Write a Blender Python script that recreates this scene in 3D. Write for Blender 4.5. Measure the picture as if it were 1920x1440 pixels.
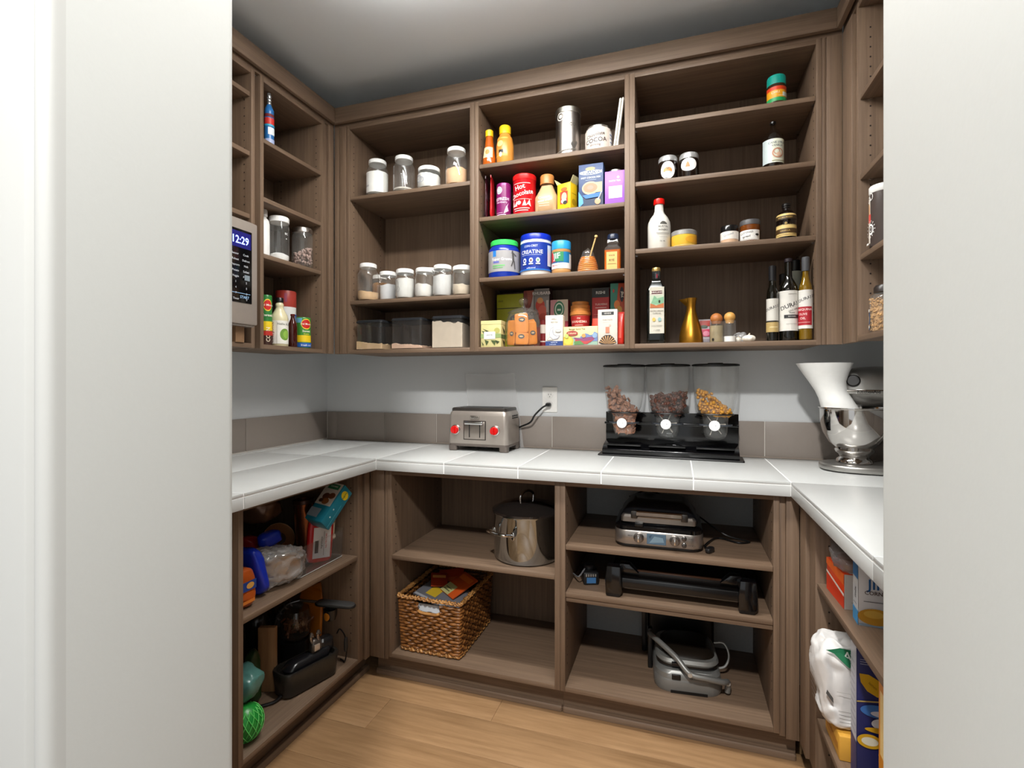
import bpy, bmesh, math, random
from math import sin, cos, pi, radians, sqrt
from mathutils import Vector, Matrix, noise
from mathutils.geometry import tessellate_polygon
for o in list(bpy.data.objects): bpy.data.objects.remove(o)
scene = bpy.context.scene
COL = scene.collection
# ------------------------------------------------------------------ camera, world, lights, exposure
F, YAW, CY, ZC = 942.5, radians(18.21), 712.4, 1.29      # focal length in pixels of a 1920 px frame, yaw, horizon row, eye height
cam = bpy.data.cameras.new('camera'); cam.sensor_width = 36; cam.lens = F/1920*36; cam.shift_y = -(720-CY)/1920
cam.clip_start = 0.02
camo = bpy.data.objects.new('camera', cam); COL.objects.link(camo)
camo.location = (0, 0, ZC); camo.rotation_euler = (pi/2, 0, YAW); scene.camera = camo
world = bpy.data.worlds.new('hall_ambient_fill'); scene.world = world; world.use_nodes = True  # even grey ambient fill standing in for light from the unseen hall
world.node_tree.nodes['Background'].inputs[0].default_value = (0.95, 0.98, 1.0, 1)
world.node_tree.nodes['Background'].inputs[1].default_value = 0.44
def area(name, loc, power, size, col, rot=(0, 0, 0)):
    l = bpy.data.lights.new(name, 'AREA'); l.shape = 'DISK'; l.size = size; l.energy = power; l.color = col
    o = bpy.data.objects.new(name, l); COL.objects.link(o); o.location = loc; o.rotation_euler = rot
    return o
l1 = area('pantry_lamp_down', (-0.45, 1.36, 2.596), 21, 1.15, (1.0, 0.975, 0.93)); l1.data.shape = 'RECTANGLE'; l1.data.size_y = 0.10
l2 = area('pantry_fill_up', (-0.45, 1.36, 2.632), 13, 1.15, (1.0, 0.985, 0.96), (pi, 0, 0)); l2.data.shape = 'RECTANGLE'; l2.data.size_y = 0.10  # added upward fill light, bounces off the ceiling to soften the pantry
hl = area('hall_ceiling_lamp', (-0.15, -0.45, 2.87), 46, 0.16, (1.0, 0.985, 0.96), (radians(35), 0, 0))
scene.cycles.transparent_max_bounces = 32
scene.view_settings.view_transform = 'Standard'; scene.view_settings.look = 'None'
scene.view_settings.exposure = 0.68; scene.view_settings.gamma = 1; scene.view_settings.use_curve_mapping = False
# ------------------------------------------------------------------ projection helpers (where a thing stands, from what the photo shows)
S_, C_ = sin(YAW), cos(YAW)
def ratio(u):
    a = (u-960)/F; return (-S_+a*C_)/(C_+a*S_)
def xat(u, Y): return Y*ratio(u)
def yat(u, X): return X/ratio(u)
def dep(X, Y): return -S_*X+C_*Y
def zat(v, X, Y): return ZC+(CY-v)*dep(X, Y)/F
def on(u, v, z):
    d = F*(ZC-z)/(v-CY); a = (u-960)/F
    return d*(-S_+a*C_), d*(C_+a*S_)
# ------------------------------------------------------------------ materials
MATS = {}
def lin(c):
    c = c.lstrip('#'); r = [int(c[i:i+2], 16)/255 for i in (0, 2, 4)]
    return tuple(x/12.92 if x <= .04045 else ((x+.055)/1.055)**2.4 for x in r)+(1,)
def newmat(name):
    m = bpy.data.materials.new(name); m.use_nodes = True
    return m, m.node_tree, m.node_tree.nodes['Principled BSDF']
def P(col, rough=.5, metal=0, spec=.5, coat=0, emit=0, var=.06, alpha=1):
    """plain coloured surface with faint procedural mottling"""
    key = (col, rough, metal, spec, coat, emit, var, alpha)
    if key in MATS: return MATS[key]
    m, nt, b = newmat('paint_'+col.lstrip('#')); c = lin(col)
    tc = nt.nodes.new('ShaderNodeTexCoord'); n = nt.nodes.new('ShaderNodeTexNoise'); n.inputs['Scale'].default_value = 35
    mx = nt.nodes.new('ShaderNodeMix'); mx.data_type = 'RGBA'
    nt.links.new(tc.outputs['Object'], n.inputs['Vector']); nt.links.new(n.outputs['Fac'], mx.inputs['Factor'])
    mx.inputs['A'].default_value = tuple(x*(1-var) for x in c[:3])+(1,); mx.inputs['B'].default_value = tuple(min(1, x*(1+var)) for x in c[:3])+(1,)
    nt.links.new(mx.outputs['Result'], b.inputs['Base Color'])
    b.inputs['Roughness'].default_value = rough; b.inputs['Metallic'].default_value = metal
    b.inputs['Specular IOR Level'].default_value = spec; b.inputs['Coat Weight'].default_value = coat
    if emit: b.inputs['Emission Color'].default_value = c; b.inputs['Emission Strength'].default_value = emit
    if alpha < 1: b.inputs['Alpha'].default_value = alpha
    MATS[key] = m; return m
def wood(name, dark, light, stretch, rough=.55, scale=1, bump=.05):
    m, nt, b = newmat(name)
    tc = nt.nodes.new('ShaderNodeTexCoord'); mp = nt.nodes.new('ShaderNodeMapping'); mp.inputs['Scale'].default_value = stretch
    n1 = nt.nodes.new('ShaderNodeTexNoise'); n1.inputs['Scale'].default_value = scale; n1.inputs['Detail'].default_value = 5; n1.inputs['Roughness'].default_value = .65
    n2 = nt.nodes.new('ShaderNodeTexNoise'); n2.inputs['Scale'].default_value = scale*.18; n2.inputs['Detail'].default_value = 2; n2.inputs['Distortion'].default_value = .8
    ad = nt.nodes.new('ShaderNodeMath'); ad.operation = 'MULTIPLY_ADD'; ad.inputs[1].default_value = .72
    inf = nt.nodes.new('ShaderNodeObjectInfo'); vm = nt.nodes.new('ShaderNodeVectorMath'); vm.operation = 'ADD'
    nt.links.new(tc.outputs['Object'], vm.inputs[0]); nt.links.new(inf.outputs['Random'], vm.inputs[1]); nt.links.new(vm.outputs[0], mp.inputs['Vector'])
    nt.links.new(mp.outputs[0], n1.inputs['Vector']); nt.links.new(mp.outputs[0], n2.inputs['Vector'])
    nt.links.new(n1.outputs['Fac'], ad.inputs[0])
    m2 = nt.nodes.new('ShaderNodeMath'); m2.operation = 'MULTIPLY'; m2.inputs[1].default_value = .28; nt.links.new(n2.outputs['Fac'], m2.inputs[0]); nt.links.new(m2.outputs[0], ad.inputs[2])
    cr = nt.nodes.new('ShaderNodeValToRGB'); cr.color_ramp.elements[0].position = .30; cr.color_ramp.elements[1].position = .70
    cr.color_ramp.elements[0].color = lin(dark); cr.color_ramp.elements[1].color = lin(light)
    nt.links.new(ad.outputs[0], cr.inputs[0]); nt.links.new(cr.outputs[0], b.inputs['Base Color'])
    bp = nt.nodes.new('ShaderNodeBump'); bp.inputs['Strength'].default_value = bump; bp.inputs['Distance'].default_value = .002
    nt.links.new(n1.outputs['Fac'], bp.inputs['Height']); nt.links.new(bp.outputs[0], b.inputs['Normal'])
    b.inputs['Roughness'].default_value = rough
    return m
def rough_paint(name, col, rough, scale, strength, var=.02):
    m, nt, b = newmat(name); c = lin(col)
    tc = nt.nodes.new('ShaderNodeTexCoord'); n = nt.nodes.new('ShaderNodeTexNoise'); n.inputs['Scale'].default_value = scale; n.inputs['Detail'].default_value = 4
    nt.links.new(tc.outputs['Object'], n.inputs['Vector'])
    bp = nt.nodes.new('ShaderNodeBump'); bp.inputs['Strength'].default_value = strength; bp.inputs['Distance'].default_value = .002
    nt.links.new(n.outputs['Fac'], bp.inputs['Height']); nt.links.new(bp.outputs[0], b.inputs['Normal'])
    mx = nt.nodes.new('ShaderNodeMix'); mx.data_type = 'RGBA'; nt.links.new(n.outputs['Fac'], mx.inputs['Factor'])
    mx.inputs['A'].default_value = tuple(x*(1-var) for x in c[:3])+(1,); mx.inputs['B'].default_value = tuple(min(1, x*(1+var)) for x in c[:3])+(1,)
    nt.links.new(mx.outputs['Result'], b.inputs['Base Color']); b.inputs['Roughness'].default_value = rough
    return m
def glass(name, tint, refl=1.0, rough=.03, base=.03, veil=None, veilw=0):
    """thin clear wall: see-through with a Fresnel sheen (veil: milky film share)"""
    m = bpy.data.materials.new(name); m.use_nodes = True; nt = m.node_tree; nt.nodes.remove(nt.nodes['Principled BSDF'])
    out = nt.nodes['Material Output']; tr = nt.nodes.new('ShaderNodeBsdfTransparent'); tr.inputs[0].default_value = tint+(1,)
    gl = nt.nodes.new('ShaderNodeBsdfGlossy'); gl.inputs['Roughness'].default_value = rough
    lw = nt.nodes.new('ShaderNodeLayerWeight'); lw.inputs[0].default_value = .5; fr = nt.nodes.new('ShaderNodeMath'); fr.operation = 'POWER'; fr.inputs[1].default_value = 3.5; nt.links.new(lw.outputs['Facing'], fr.inputs[0])
    ma = nt.nodes.new('ShaderNodeMath'); ma.operation = 'MULTIPLY_ADD'; ma.inputs[1].default_value = refl; ma.inputs[2].default_value = base; ma.use_clamp = True
    mx = nt.nodes.new('ShaderNodeMixShader'); nt.links.new(fr.outputs[0], ma.inputs[0]); nt.links.new(ma.outputs[0], mx.inputs[0])
    nt.links.new(tr.outputs[0], mx.inputs[1]); nt.links.new(gl.outputs[0], mx.inputs[2])
    last = mx
    if veil:
        df = nt.nodes.new('ShaderNodeBsdfDiffuse'); df.inputs[0].default_value = lin(veil); m2 = nt.nodes.new('ShaderNodeMixShader'); m2.inputs[0].default_value = veilw
        nt.links.new(mx.outputs[0], m2.inputs[1]); nt.links.new(df.outputs[0], m2.inputs[2]); last = m2
    nt.links.new(last.outputs[0], out.inputs[0]); return m
WD, WL = '5f4c3c', '826b57'
WV = wood('laminate_vertical_grain', WD, WL, (110, 110, 3.0))
WH = wood('laminate_horizontal_grain', WD, WL, (3.0, 110, 110))
GREYBACK = rough_paint('grey_textured_back', '9fa1a1', .8, 160, .5, .08)
WALL = rough_paint('grey_wall_paint', 'cacccd', .7, 240, .06)
CEIL = rough_paint('ceiling_paint', 'd6dadc', .8, 260, .08)
TRIMW = rough_paint('white_trim_paint', 'c2c2be', .45, 60, .02, .01)
JAMB = rough_paint('white_jamb_paint', 'cbccc8', .6, 200, .04, .012)
TILE = rough_paint('white_counter_tile', 'c4c6c5', .32, 30, .015, .015)
GROUT = P('fbfbf9', .8)
SPLASH = rough_paint('taupe_wall_tile', '8d837b', .42, 40, .02, .03)
OAK = wood('oak_floor', '8e6c49', 'b48f68', (4, 60, 60), .45, 1, .04)
STEEL = P('c9c6c2', .28, 1); CHROME = P('dcdcdc', .08, 1); DSTEEL = P('8f8a86', .35, 1); BRUSH = P('a9a29c', .33, 1)
BLACK = P('0c0c0d', .35); GLOSSB = P('08080a', .12, 0, .6); DGREY = P('2a2a2c', .5)
WHITE = P('f1f1ee', .45); CREAM = P('efe6cc', .5)
GLASS = glass('clear_jar_glass', (.985, .99, .988), 1.0, .03, .05, 'e4e4e0', .05)
ACRYL = glass('clear_acrylic', (.95, .955, .96), 1.0, .05, .05, 'c8c8c8', .03)
AMBERG = glass('dark_brown_glass', (.10, .045, .02), .9, .05, .03)
BLACKG = P('0b0d0b', .06, 0, .7)
HONEY = P('d8801c', .15, 0, .6, .3); AMBER = P('b4560e', .12, 0, .6, .4)
FILM = glass('clear_plastic_film', (.99, .99, .99), .8, .22, .06, 'fafafa', .26)
ZIPF = glass('zip_bag_plastic', (.86, .86, .88), 1.0, .15, .10, 'c9c6c8', .22)
# ------------------------------------------------------------------ objects and meshes
def thing(name, label, cat, loc=(0, 0, 0), rz=0, group=None, rot=None):
    o = bpy.data.objects.new(name, None); COL.objects.link(o); o.empty_display_size = .03
    o.location = loc; o.rotation_euler = rot if rot else (0, 0, rz)
    o['label'] = label; o['category'] = cat
    if group: o['group'] = group
    return o
def tag(o, label, cat, group=None):
    o['label'] = label; o['category'] = cat
    if group: o['group'] = group
    return o
class MB:
    def __init__(s): s.v = []; s.f = []
    def add(s, v, f, M=None):
        n = len(s.v); s.v += [tuple(M @ Vector(p)) for p in v] if M else [tuple(p) for p in v]; s.f += [tuple(i+n for i in q) for q in f]; return s
    def box(s, x0, x1, y0, y1, z0, z1, M=None):
        v = [(x, y, z) for z in (z0, z1) for y in (y0, y1) for x in (x0, x1)]
        return s.add(v, [(0, 2, 3, 1), (4, 5, 7, 6), (0, 1, 5, 4), (2, 6, 7, 3), (0, 4, 6, 2), (1, 3, 7, 5)], M)
    def lathe(s, prof, seg=48, M=None, sx=1, sy=1):
        v = []; f = []; rings = []
        for r, z in prof:
            if r < 1e-5: rings.append([len(v)]); v.append((0, 0, z))
            else:
                rings.append(list(range(len(v), len(v)+seg)))
                v += [(r*sx*cos(2*pi*k/seg), r*sy*sin(2*pi*k/seg), z) for k in range(seg)]
        for a, b in zip(rings, rings[1:]):
            for k in range(seg):
                k2 = (k+1) % seg
                if len(a) == 1 and len(b) > 1: f.append((a[0], b[k2], b[k]))
                elif len(b) == 1 and len(a) > 1: f.append((a[k], a[k2], b[0]))
                elif len(a) > 1: f.append((a[k], a[k2], b[k2], b[k]))
        return s.add(v, f, M)
    def tube(s, pts, r, seg=8, caps=True, M=None):
        pts = [Vector(p) for p in pts]; n = len(pts); rs = r if isinstance(r, (list, tuple)) else [r]*n
        v = []; f = []; t0 = (pts[1]-pts[0]).normalized(); up = Vector((0, 0, 1)) if abs(t0.z) < .9 else Vector((1, 0, 0)); nx = t0.cross(up).normalized()
        for i, p in enumerate(pts):
            t = (pts[min(i+1, n-1)]-pts[max(i-1, 0)]).normalized(); nx = (nx-t*nx.dot(t)).normalized(); ny = t.cross(nx)
            v += [p+(nx*cos(2*pi*k/seg)+ny*sin(2*pi*k/seg))*rs[i] for k in range(seg)]
        for i in range(n-1):
            for k in range(seg): f.append((i*seg+k, i*seg+(k+1) % seg, (i+1)*seg+(k+1) % seg, (i+1)*seg+k))
        if caps: f += [tuple(reversed(range(seg))), tuple(range((n-1)*seg, n*seg))]
        return s.add(v, f, M)
    def rr(s, w, d, r, lev, seg=5, M=None, cap=(1, 1)):
        """rounded-rectangle loft: lev = [(z, inset)] ; centred on x, y"""
        v = []; f = []; n = 4*(seg+1)
        for L in lev:
            z, ins = L[0], L[1]; ox = L[2] if len(L) > 2 else 0; oy = L[3] if len(L) > 3 else 0
            hw, hd = w/2-ins, d/2-ins; rr = max(.0005, min(r-ins*.5, hw, hd))
            for q in range(4):
                cx = (hw-rr)*(1, -1, -1, 1)[q]; cy = (hd-rr)*(1, 1, -1, -1)[q]
                for k in range(seg+1):
                    a = pi/2*q+pi/2*k/seg; v.append((cx+rr*cos(a)+ox, cy+rr*sin(a)+oy, z))
        for i in range(len(lev)-1):
            for k in range(n): f.append((i*n+k, i*n+(k+1) % n, (i+1)*n+(k+1) % n, (i+1)*n+k))
        if cap[0]: f.append(tuple(reversed(range(n))))
        if cap[1]: f.append(tuple(range((len(lev)-1)*n, len(lev)*n)))
        return s.add(v, f, M)
    def prism(s, poly, y0, y1, M=None):
        """polygon in x-z extruded along y"""
        n = len(poly); v = [(x, y0, z) for x, z in poly]+[(x, y1, z) for x, z in poly]
        f = [tuple(range(n)), tuple(reversed(range(n, 2*n)))]+[((i+1) % n, i, n+i, n+(i+1) % n) for i in range(n)]
        return s.add(v, f, M)
    def pillow(s, w, d, h, e1=.5, e2=.5, amp=0, fr=20, seed=0, nu=28, nv=18, M=None, fn=None):
        v = []; f = []
        sp = lambda a, e: math.copysign(abs(a)**e, a)
        for j in range(nv+1):
            ph = -pi/2+pi*j/nv
            for i in range(nu):
                th = 2*pi*i/nu
                p = Vector((w/2*sp(cos(ph), e1)*sp(cos(th), e2), d/2*sp(cos(ph), e1)*sp(sin(th), e2), h/2*sp(sin(ph), e1)+h/2))
                if amp:
                    q = p*fr+Vector((seed*7.3, seed*3.1, 0)); nn = noise.noise_vector(q)+noise.noise_vector(q*2.3)*.5; p = p+nn*amp
                if fn: p = Vector(fn(p))
                if amp: p.z = max(p.z, 0)
                v.append(p)
        for j in range(nv):
            for i in range(nu): f.append((j*nu+i, j*nu+(i+1) % nu, (j+1)*nu+(i+1) % nu, (j+1)*nu+i))
        return s.add(v, f, M)
    def build(s, name, mat, parent=None, bevel=0, sharp=35, seg=2):
        me = bpy.data.meshes.new(name); me.from_pydata(s.v, [], s.f); me.update()
        bm = bmesh.new(); bm.from_mesh(me); bmesh.ops.remove_doubles(bm, verts=bm.verts, dist=1e-6)
        bmesh.ops.recalc_face_normals(bm, faces=bm.faces)
        if bevel:
            es = [e for e in bm.edges if len(e.link_faces) == 2 and e.calc_face_angle(0) > .6]
            bmesh.ops.bevel(bm, geom=es, offset=bevel, segments=seg, affect='EDGES', profile=.5, clamp_overlap=True)
        bm.to_mesh(me); bm.free()
        for p in me.polygons: p.use_smooth = True
        me.set_sharp_from_angle(angle=radians(sharp)); me.materials.append(mat)
        o = bpy.data.objects.new(name, me); COL.objects.link(o); o.parent = parent
        return o
def box(name, x0, x1, y0, y1, z0, z1, mat, parent=None, bevel=0, M=None): return MB().box(x0, x1, y0, y1, z0, z1, M).build(name, mat, parent, bevel)
def lathe(name, prof, mat, parent=None, seg=48, M=None, sharp=35, sx=1, sy=1): return MB().lathe(prof, seg, M, sx, sy).build(name, mat, parent, 0, sharp)
def T(x=0, y=0, z=0, rx=0, ry=0, rz=0):
    return Matrix.Translation((x, y, z)) @ Matrix.Rotation(rz, 4, 'Z') @ Matrix.Rotation(ry, 4, 'Y') @ Matrix.Rotation(rx, 4, 'X')
# ---- flat print: shapes in (x, z) mapped onto a face
TXT = {}
def text2d(s, size):
    if s not in TXT:
        cu = bpy.data.curves.new('t', 'FONT'); cu.body = s; cu.size = 1; cu.align_x = 'CENTER'; cu.align_y = 'CENTER'; cu.resolution_u = 2; cu.offset = .012
        o = bpy.data.objects.new('t', cu); me = bpy.data.meshes.new_from_object(o)
        TXT[s] = ([(p.co.x, p.co.y) for p in me.vertices], [tuple(p.vertices) for p in me.polygons])
        bpy.data.objects.remove(o); bpy.data.meshes.remove(me); bpy.data.curves.remove(cu)
    v, f = TXT[s]; return [(x*size, y*size) for x, y in v], f
def rect2d(x0, x1, z0, z1, nx=1):
    v = [(x0+(x1-x0)*i/nx, z) for z in (z0, z1) for i in range(nx+1)]
    return v, [(i, i+1, nx+2+i, nx+1+i) for i in range(nx)]
def ell2d(cx, cz, rx, rz, n=28, rings=6, inner=0):
    v = []; f = []; k0 = 0 if inner else 1
    if not inner: v.append((cx, cz))
    for j in range(1-(1 if inner else 0), rings+1):
        t = inner+(1-inner)*j/rings if inner else j/rings
        v += [(cx+rx*t*cos(2*pi*k/n), cz+rz*t*sin(2*pi*k/n)) for k in range(n)]
    if not inner: f += [(0, 1+k, 1+(k+1) % n) for k in range(n)]
    for j in range(rings-(0 if inner else 1)):
        a = k0+j*n
        f += [(a+k, a+n+k, a+n+(k+1) % n, a+(k+1) % n) for k in range(n)]
    return v, f
def poly2d(pts, mx=.009):
    tri = tessellate_polygon([[Vector((x, z, 0)) for x, z in pts]]); out = []
    st = [[pts[i] for i in t3] for t3 in tri]
    while st:
        a, b, c = st.pop(); L = [(math.dist(a, b), 0), (math.dist(b, c), 1), (math.dist(c, a), 2)]; m, k = max(L)
        if m < mx: out.append((a, b, c)); continue
        a, b, c = ((a, b, c), (b, c, a), (c, a, b))[k]; q = ((a[0]+b[0])/2, (a[1]+b[1])/2); st += [[a, q, c], [q, b, c]]
    v = [p for t3 in out for p in t3]; return v, [(3*i, 3*i+1, 3*i+2) for i in range(len(out))]
def flat(y): return lambda x, z, e: (x, y-e, z)
def side(x0): return lambda x, z, e: (x0+e, x, z)              # +x face, x runs along +y
def sideL(x0): return lambda x, z, e: (x0-e, -x, z)            # -x face, x runs along -y
def topf(z0): return lambda x, z, e: (x, z, z0+e)
def rev(rf): return lambda x, z, e: ((rf(z)+e)*sin(x/max(rf(z), .01)), -(rf(z)+e)*cos(x/max(rf(z), .01)), z)
def prof_r(prof):
    def rf(z):
        for (r0, z0), (r1, z1) in zip(prof, prof[1:]):
            if z0 <= z <= z1 and z1 > z0: return r0+(r1-r0)*(z-z0)/(z1-z0)
        return max(r for r, _ in prof)
    return rf
NAMES = {'r': 'printed_panel', 'e': 'emblem', 't': 'lettering', 'p': 'printed_shape', 'o': 'printed_ring'}
def prints(parent, surf, w, h, specs, z0=0, rough=.45, M=None, metal=0):
    """specs in fractions: x of w (0 = middle), z of h (0 = base).  r x0 x1 z0 z1 | e cx cz rx rz | o ring | t text cx cz size(of h) colour [rot] | p pts ; colour last"""
    groups = {}
    for i, sp in enumerate(specs):
        k, col = sp[0], (sp[5] if sp[0] == 't' else sp[-1]); e = .0006+.00025*i
        if k == 'r': v, f = rect2d(sp[1]*w, sp[2]*w, sp[3]*h, sp[4]*h, max(2, int(abs(sp[2]-sp[1])*24)))
        elif k == 'e': v, f = ell2d(sp[1]*w, sp[2]*h, sp[3]*w, sp[4]*h)
        elif k == 'o': v, f = ell2d(sp[1]*w, sp[2]*h, sp[3]*w, sp[4]*h, 28, 2, .78)
        elif k == 'p': v, f = poly2d([(x*w, z*h) for x, z in sp[1]])
        else:
            v, f = text2d(sp[1], sp[4]*h); a = radians(sp[6]) if len(sp) > 6 else 0
            if a: v = [(x*cos(a)-y*sin(a), x*sin(a)+y*cos(a)) for x, y in v]
            v = [(x+sp[2]*w, y+sp[3]*h) for x, y in v]
        mb = groups.setdefault((NAMES[k], col, i if k in 'peo' else 0), MB()); mb.add([surf(x, z+z0, e) for x, z in v], f, M)
    for (n, col, _), mb in groups.items():
        me = bpy.data.meshes.new(n); me.from_pydata(mb.v, [], mb.f); me.update(); me.materials.append(P(col, rough, metal))
        o = bpy.data.objects.new(n, me); COL.objects.link(o); o.parent = parent
def cyl_at(u0, u1, vt, Y, z):
    """round thing seen between columns u0..u1 with its top at row vt, axis at depth Y, standing at z"""
    u = (u0+u1)/2; X = xat(u, Y); a = (u-960)/F; r = .5*(u1-u0)*dep(X, Y)/F/sqrt(1+a*a)
    return X, r, zat(vt, X, Y-r*.8)-z
def carton(name, label, cat, u0, u1, vt, Yf, z, d, col, specs=(), group=None, rz=0, bevel=.0015, rough=.45, h=None, sspecs=()):
    x0, x1 = xat(u0, Yf), xat(u1, Yf); w = x1-x0; h = h or zat(vt, (x0+x1)/2, Yf)-z
    t = thing(name, label, cat, ((x0+x1)/2, Yf+d/2, z), rz, group)
    box('box', -w/2, w/2, -d/2, d/2, 0, h, P(col, rough), t, bevel)
    prints(t, flat(-d/2), w, h, specs); 
    if sspecs: prints(t, side(w/2), d, h, sspecs)
    return t, w, d, h
def canister(name, label, cat, u0, u1, vt, Y, z, parts, specs=(), group=None, rz=0, part0=0):
    """parts: (part name, [(r of R, z of H)], material); specs printed on the profile of the first part"""
    X, r, h = cyl_at(u0, u1, vt, Y, z); t = thing(name, label, cat, (X, Y, z), rz, group)
    for n, pf, m in parts: lathe(n, [(a*r, b*h) for a, b in pf], m, t)
    pf = [(a*r, b*h) for a, b in parts[part0][1]]
    prints(t, rev(prof_r([q for q in pf if q[0] > .3*r])), 2*r, h, specs)
    return t, r, h
# ------------------------------------------------------------------ the room
XW, XE, YB, ZT = -1.9025, .92, 2.40, 2.72
def struct(o): o['kind'] = 'structure'; return o
struct(box('wall_back', XW-.1, XE+.1, YB, YB+.1, 0, ZT, WALL))
struct(box('wall_left', XW-.1, XW, .40, YB, 0, ZT, WALL))
struct(box('wall_right', XE, XE+.1, .40, YB, 0, ZT, WALL))
HT = 2.91
struct(box('ceiling_hall', XW-.1, XE+.6, -1.6, .334, HT, HT+.1, CEIL))
struct(box('ceiling', XW-.1, XE+.1, .5, YB+.1, ZT, ZT+.1, CEIL))
flo = struct(box('floor', XW-.1, XE+.6, -1.6, YB+.1, -.05, -.006, P('5d4630', .8)))
random.seed(4)
y = -.02; k = 0
while y < 1.98:                                             # oak boards laid along the back wall
    x = -1.75+(.43*k % 1.1)-1.1; k += 1
    while x < .95:
        a, b2 = max(x, -1.45), min(x+1.18, .55)
        if b2-a > .05: box('plank', a+.0004, b2-.0004, y+.0004, y+.1796, -.006, 0, OAK, flo, .0008)
        x += 1.18
    y += .18
# doorway wall: rounded far corners; openings edges at xl / xr
xl, xr, yn, yf = -.553, .167, .306, .5165
def corner_plan(x, sgn, r=.012):
    pts = [(XW-.1 if sgn < 0 else XE+.1, yn+.016), (XW-.1 if sgn < 0 else XE+.1, yf)]
    pts += [(x+sgn*(r-r*sin(a)), yf-r+r*cos(a)) for a in [pi/2*i/6 for i in range(7)]]
    pts += [(x, yn+.016)]
    return pts
def zprism(poly, z0, z1):
    n = len(poly); return [(x, y, z0) for x, y in poly]+[(x, y, z1) for x, y in poly], [tuple(range(n)), tuple(reversed(range(n, 2*n)))]+[(i, (i+1) % n, n+(i+1) % n, n+i) for i in range(n)]
mb = MB(); mb.add(*zprism(corner_plan(xl, -1), 0, HT)); mb.add(*zprism(corner_plan(xr, 1), 0, HT)); mb.box(xl, xr, yn+.016, yf, 2.46, HT)
struct(mb.build('wall_front', JAMB))
mb = MB()                                                   # jamb edge bead and flat casing on the hall side of the opening
for s, x in ((-1, xl), (1, xr)):
    bead = [(x+s*(.0105-.0105*cos(a)), yn+.008-.010*sin(a)) for a in [pi*i/10 for i in range(11)]]
    poly = [(x, yn+.016)]+bead+[(x+s*.021, yn+.016)]
    mb.add(*zprism(poly, 0, 2.46))
    mb.add(*zprism([(x+s*.022, yn+.016), (x+s*.022, yn+.012), (x+s*.030, yn+.0015), (x+s*.033, yn), (x+s*.125, yn), (x+s*.125, yn+.016)], 0, 2.53))
mb.box(xl-.125, xr+.125, yn, yn+.016, 2.505, 2.60)
struct(mb.build('trim_1', TRIMW))
# ceiling fixtures around the two lamps (above the picture); hanging bar and rods added to house the upward fill
t = thing('ceiling_light', 'unseen hanging light bar added to carry the pantry lamp and upward fill', 'ceiling light', (-.45, 1.36, 2.60))
mb = MB()
for x0, x1, y0, y1 in ((-.60, .60, -.066, -.052), (-.60, .60, .052, .066), (-.60, -.582, -.052, .052), (.582, .60, -.052, .052)): mb.box(x0, x1, y0, y1, -.002, .030)
mb.build('frame', WHITE, t); box('reflector', -.582, .582, -.052, .052, .008, .018, WHITE, t)
for x in (-.5, .5): MB().tube([(x, .059, .030), (x, .059, ZT-2.60-.0005)], .003, 8).build('rod', WHITE, t)
t = thing('ceiling_light', 'round recessed ceiling light in the hall before the doorway', 'ceiling light', (-.15, -.45, HT-.022))
lathe('trim_ring', [(.094, .0219), (.12, .0219), (.12, .014), (.102, .006), (.094, .012), (.094, .0219)], WHITE, t)
# ------------------------------------------------------------------ cabinets (local: x along the front, y into the cabinet, z up)
def cabinet(name, label, loc, rz, W, D, z0, z1, shelves, ti=.018, tl=.018, tr=.018, back=WV, top=True, topz=None, group=None, thick=(), holes=True, inset=.006):
    t = thing(name, label, 'cabinet', (loc[0], loc[1], 0), rz, group)
    for s, x0, x1 in (('l', 0, tl), ('r', W-tr, W)):
        p = box('side_panel', x0, x1, 0, D-.012, z0, z1, WV, t, .0008)
        if holes:
            mb = MB(); xi = x1 if s == 'l' else x0
            for b in (.035, D-.06):
                z = z0+.09
                while z < z1-.06:
                    mb.box(xi-.0006, xi+.0006, b-.0022, b+.0022, z-.0022, z+.0022); z += .032
            mb.build('peg_holes', P('1d1512', .8), p)['kind'] = 'stuff'
    box('bottom_panel', tl, W-tr, 0, D-.012, z0, z0+ti, WH, t, .0008)
    if top: box('top_panel', tl, W-tr, .002, D-.012, z1-ti, z1, WH, t, .0008)
    if back: box('back_panel', 0, W, D-.012, D-.004, z0, z1, back, t)
    for i, zs in enumerate(shelves):
        th = thick[i] if i < len(thick) else .018
        n = 2 if th > .03 else 1
        for q in range(n):
            sh = box('shelf', tl+.001, W-tr-.001, inset+q*.006, D-.016, zs-th*(q+1)/n+(.0008 if q < n-1 else 0), zs-th*q/n, WH, t, .0012)
        mb = MB()
        for xs in (tl, W-tr):
            for b in (.035, D-.06): mb.box(xs-.009 if xs > W/2 else xs, xs if xs > W/2 else xs+.009, b-.004, b+.004, zs-th-.006, zs-th)
        mb.build('shelf_pins', CHROME, sh)['kind'] = 'stuff'
    return t
YU, ZUB, ZUT, XLU, XRU = 2.07, 1.417, 2.523, -1.60, .56
UP = {}
e1, e2, e3, e4, e5, e6 = [xat(u, YU) for u in (655, 881, 897, 1171, 1190, 1530)]
m1, m2 = (e2+e3)/2, (e4+e5)/2
Z1 = [ZC+.3845, ZC+.8905]; Z2 = [ZC+.453, ZC+.7217, ZC+.956]; Z3 = [ZC+.5255, ZC+.796, ZC+1.031]; ZB = ZUB+.018
U1 = cabinet('upper_cabinet', 'open wall cabinet with two shelves of white-lidded glass jars', (e1-.018, YU), 0, m1-e1+.018, YB-YU, ZUB, ZUT, Z1, tr=m1-e2, group='open wall cabinets')
U2 = cabinet('upper_cabinet', 'open middle wall cabinet packed with colourful cartons, tins and tubs', (m1+.0005, YU), 0, m2-m1-.0005, YB-YU, ZUB, ZUT, Z2, tl=e3-m1, tr=m2-e4, group='open wall cabinets')
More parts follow.
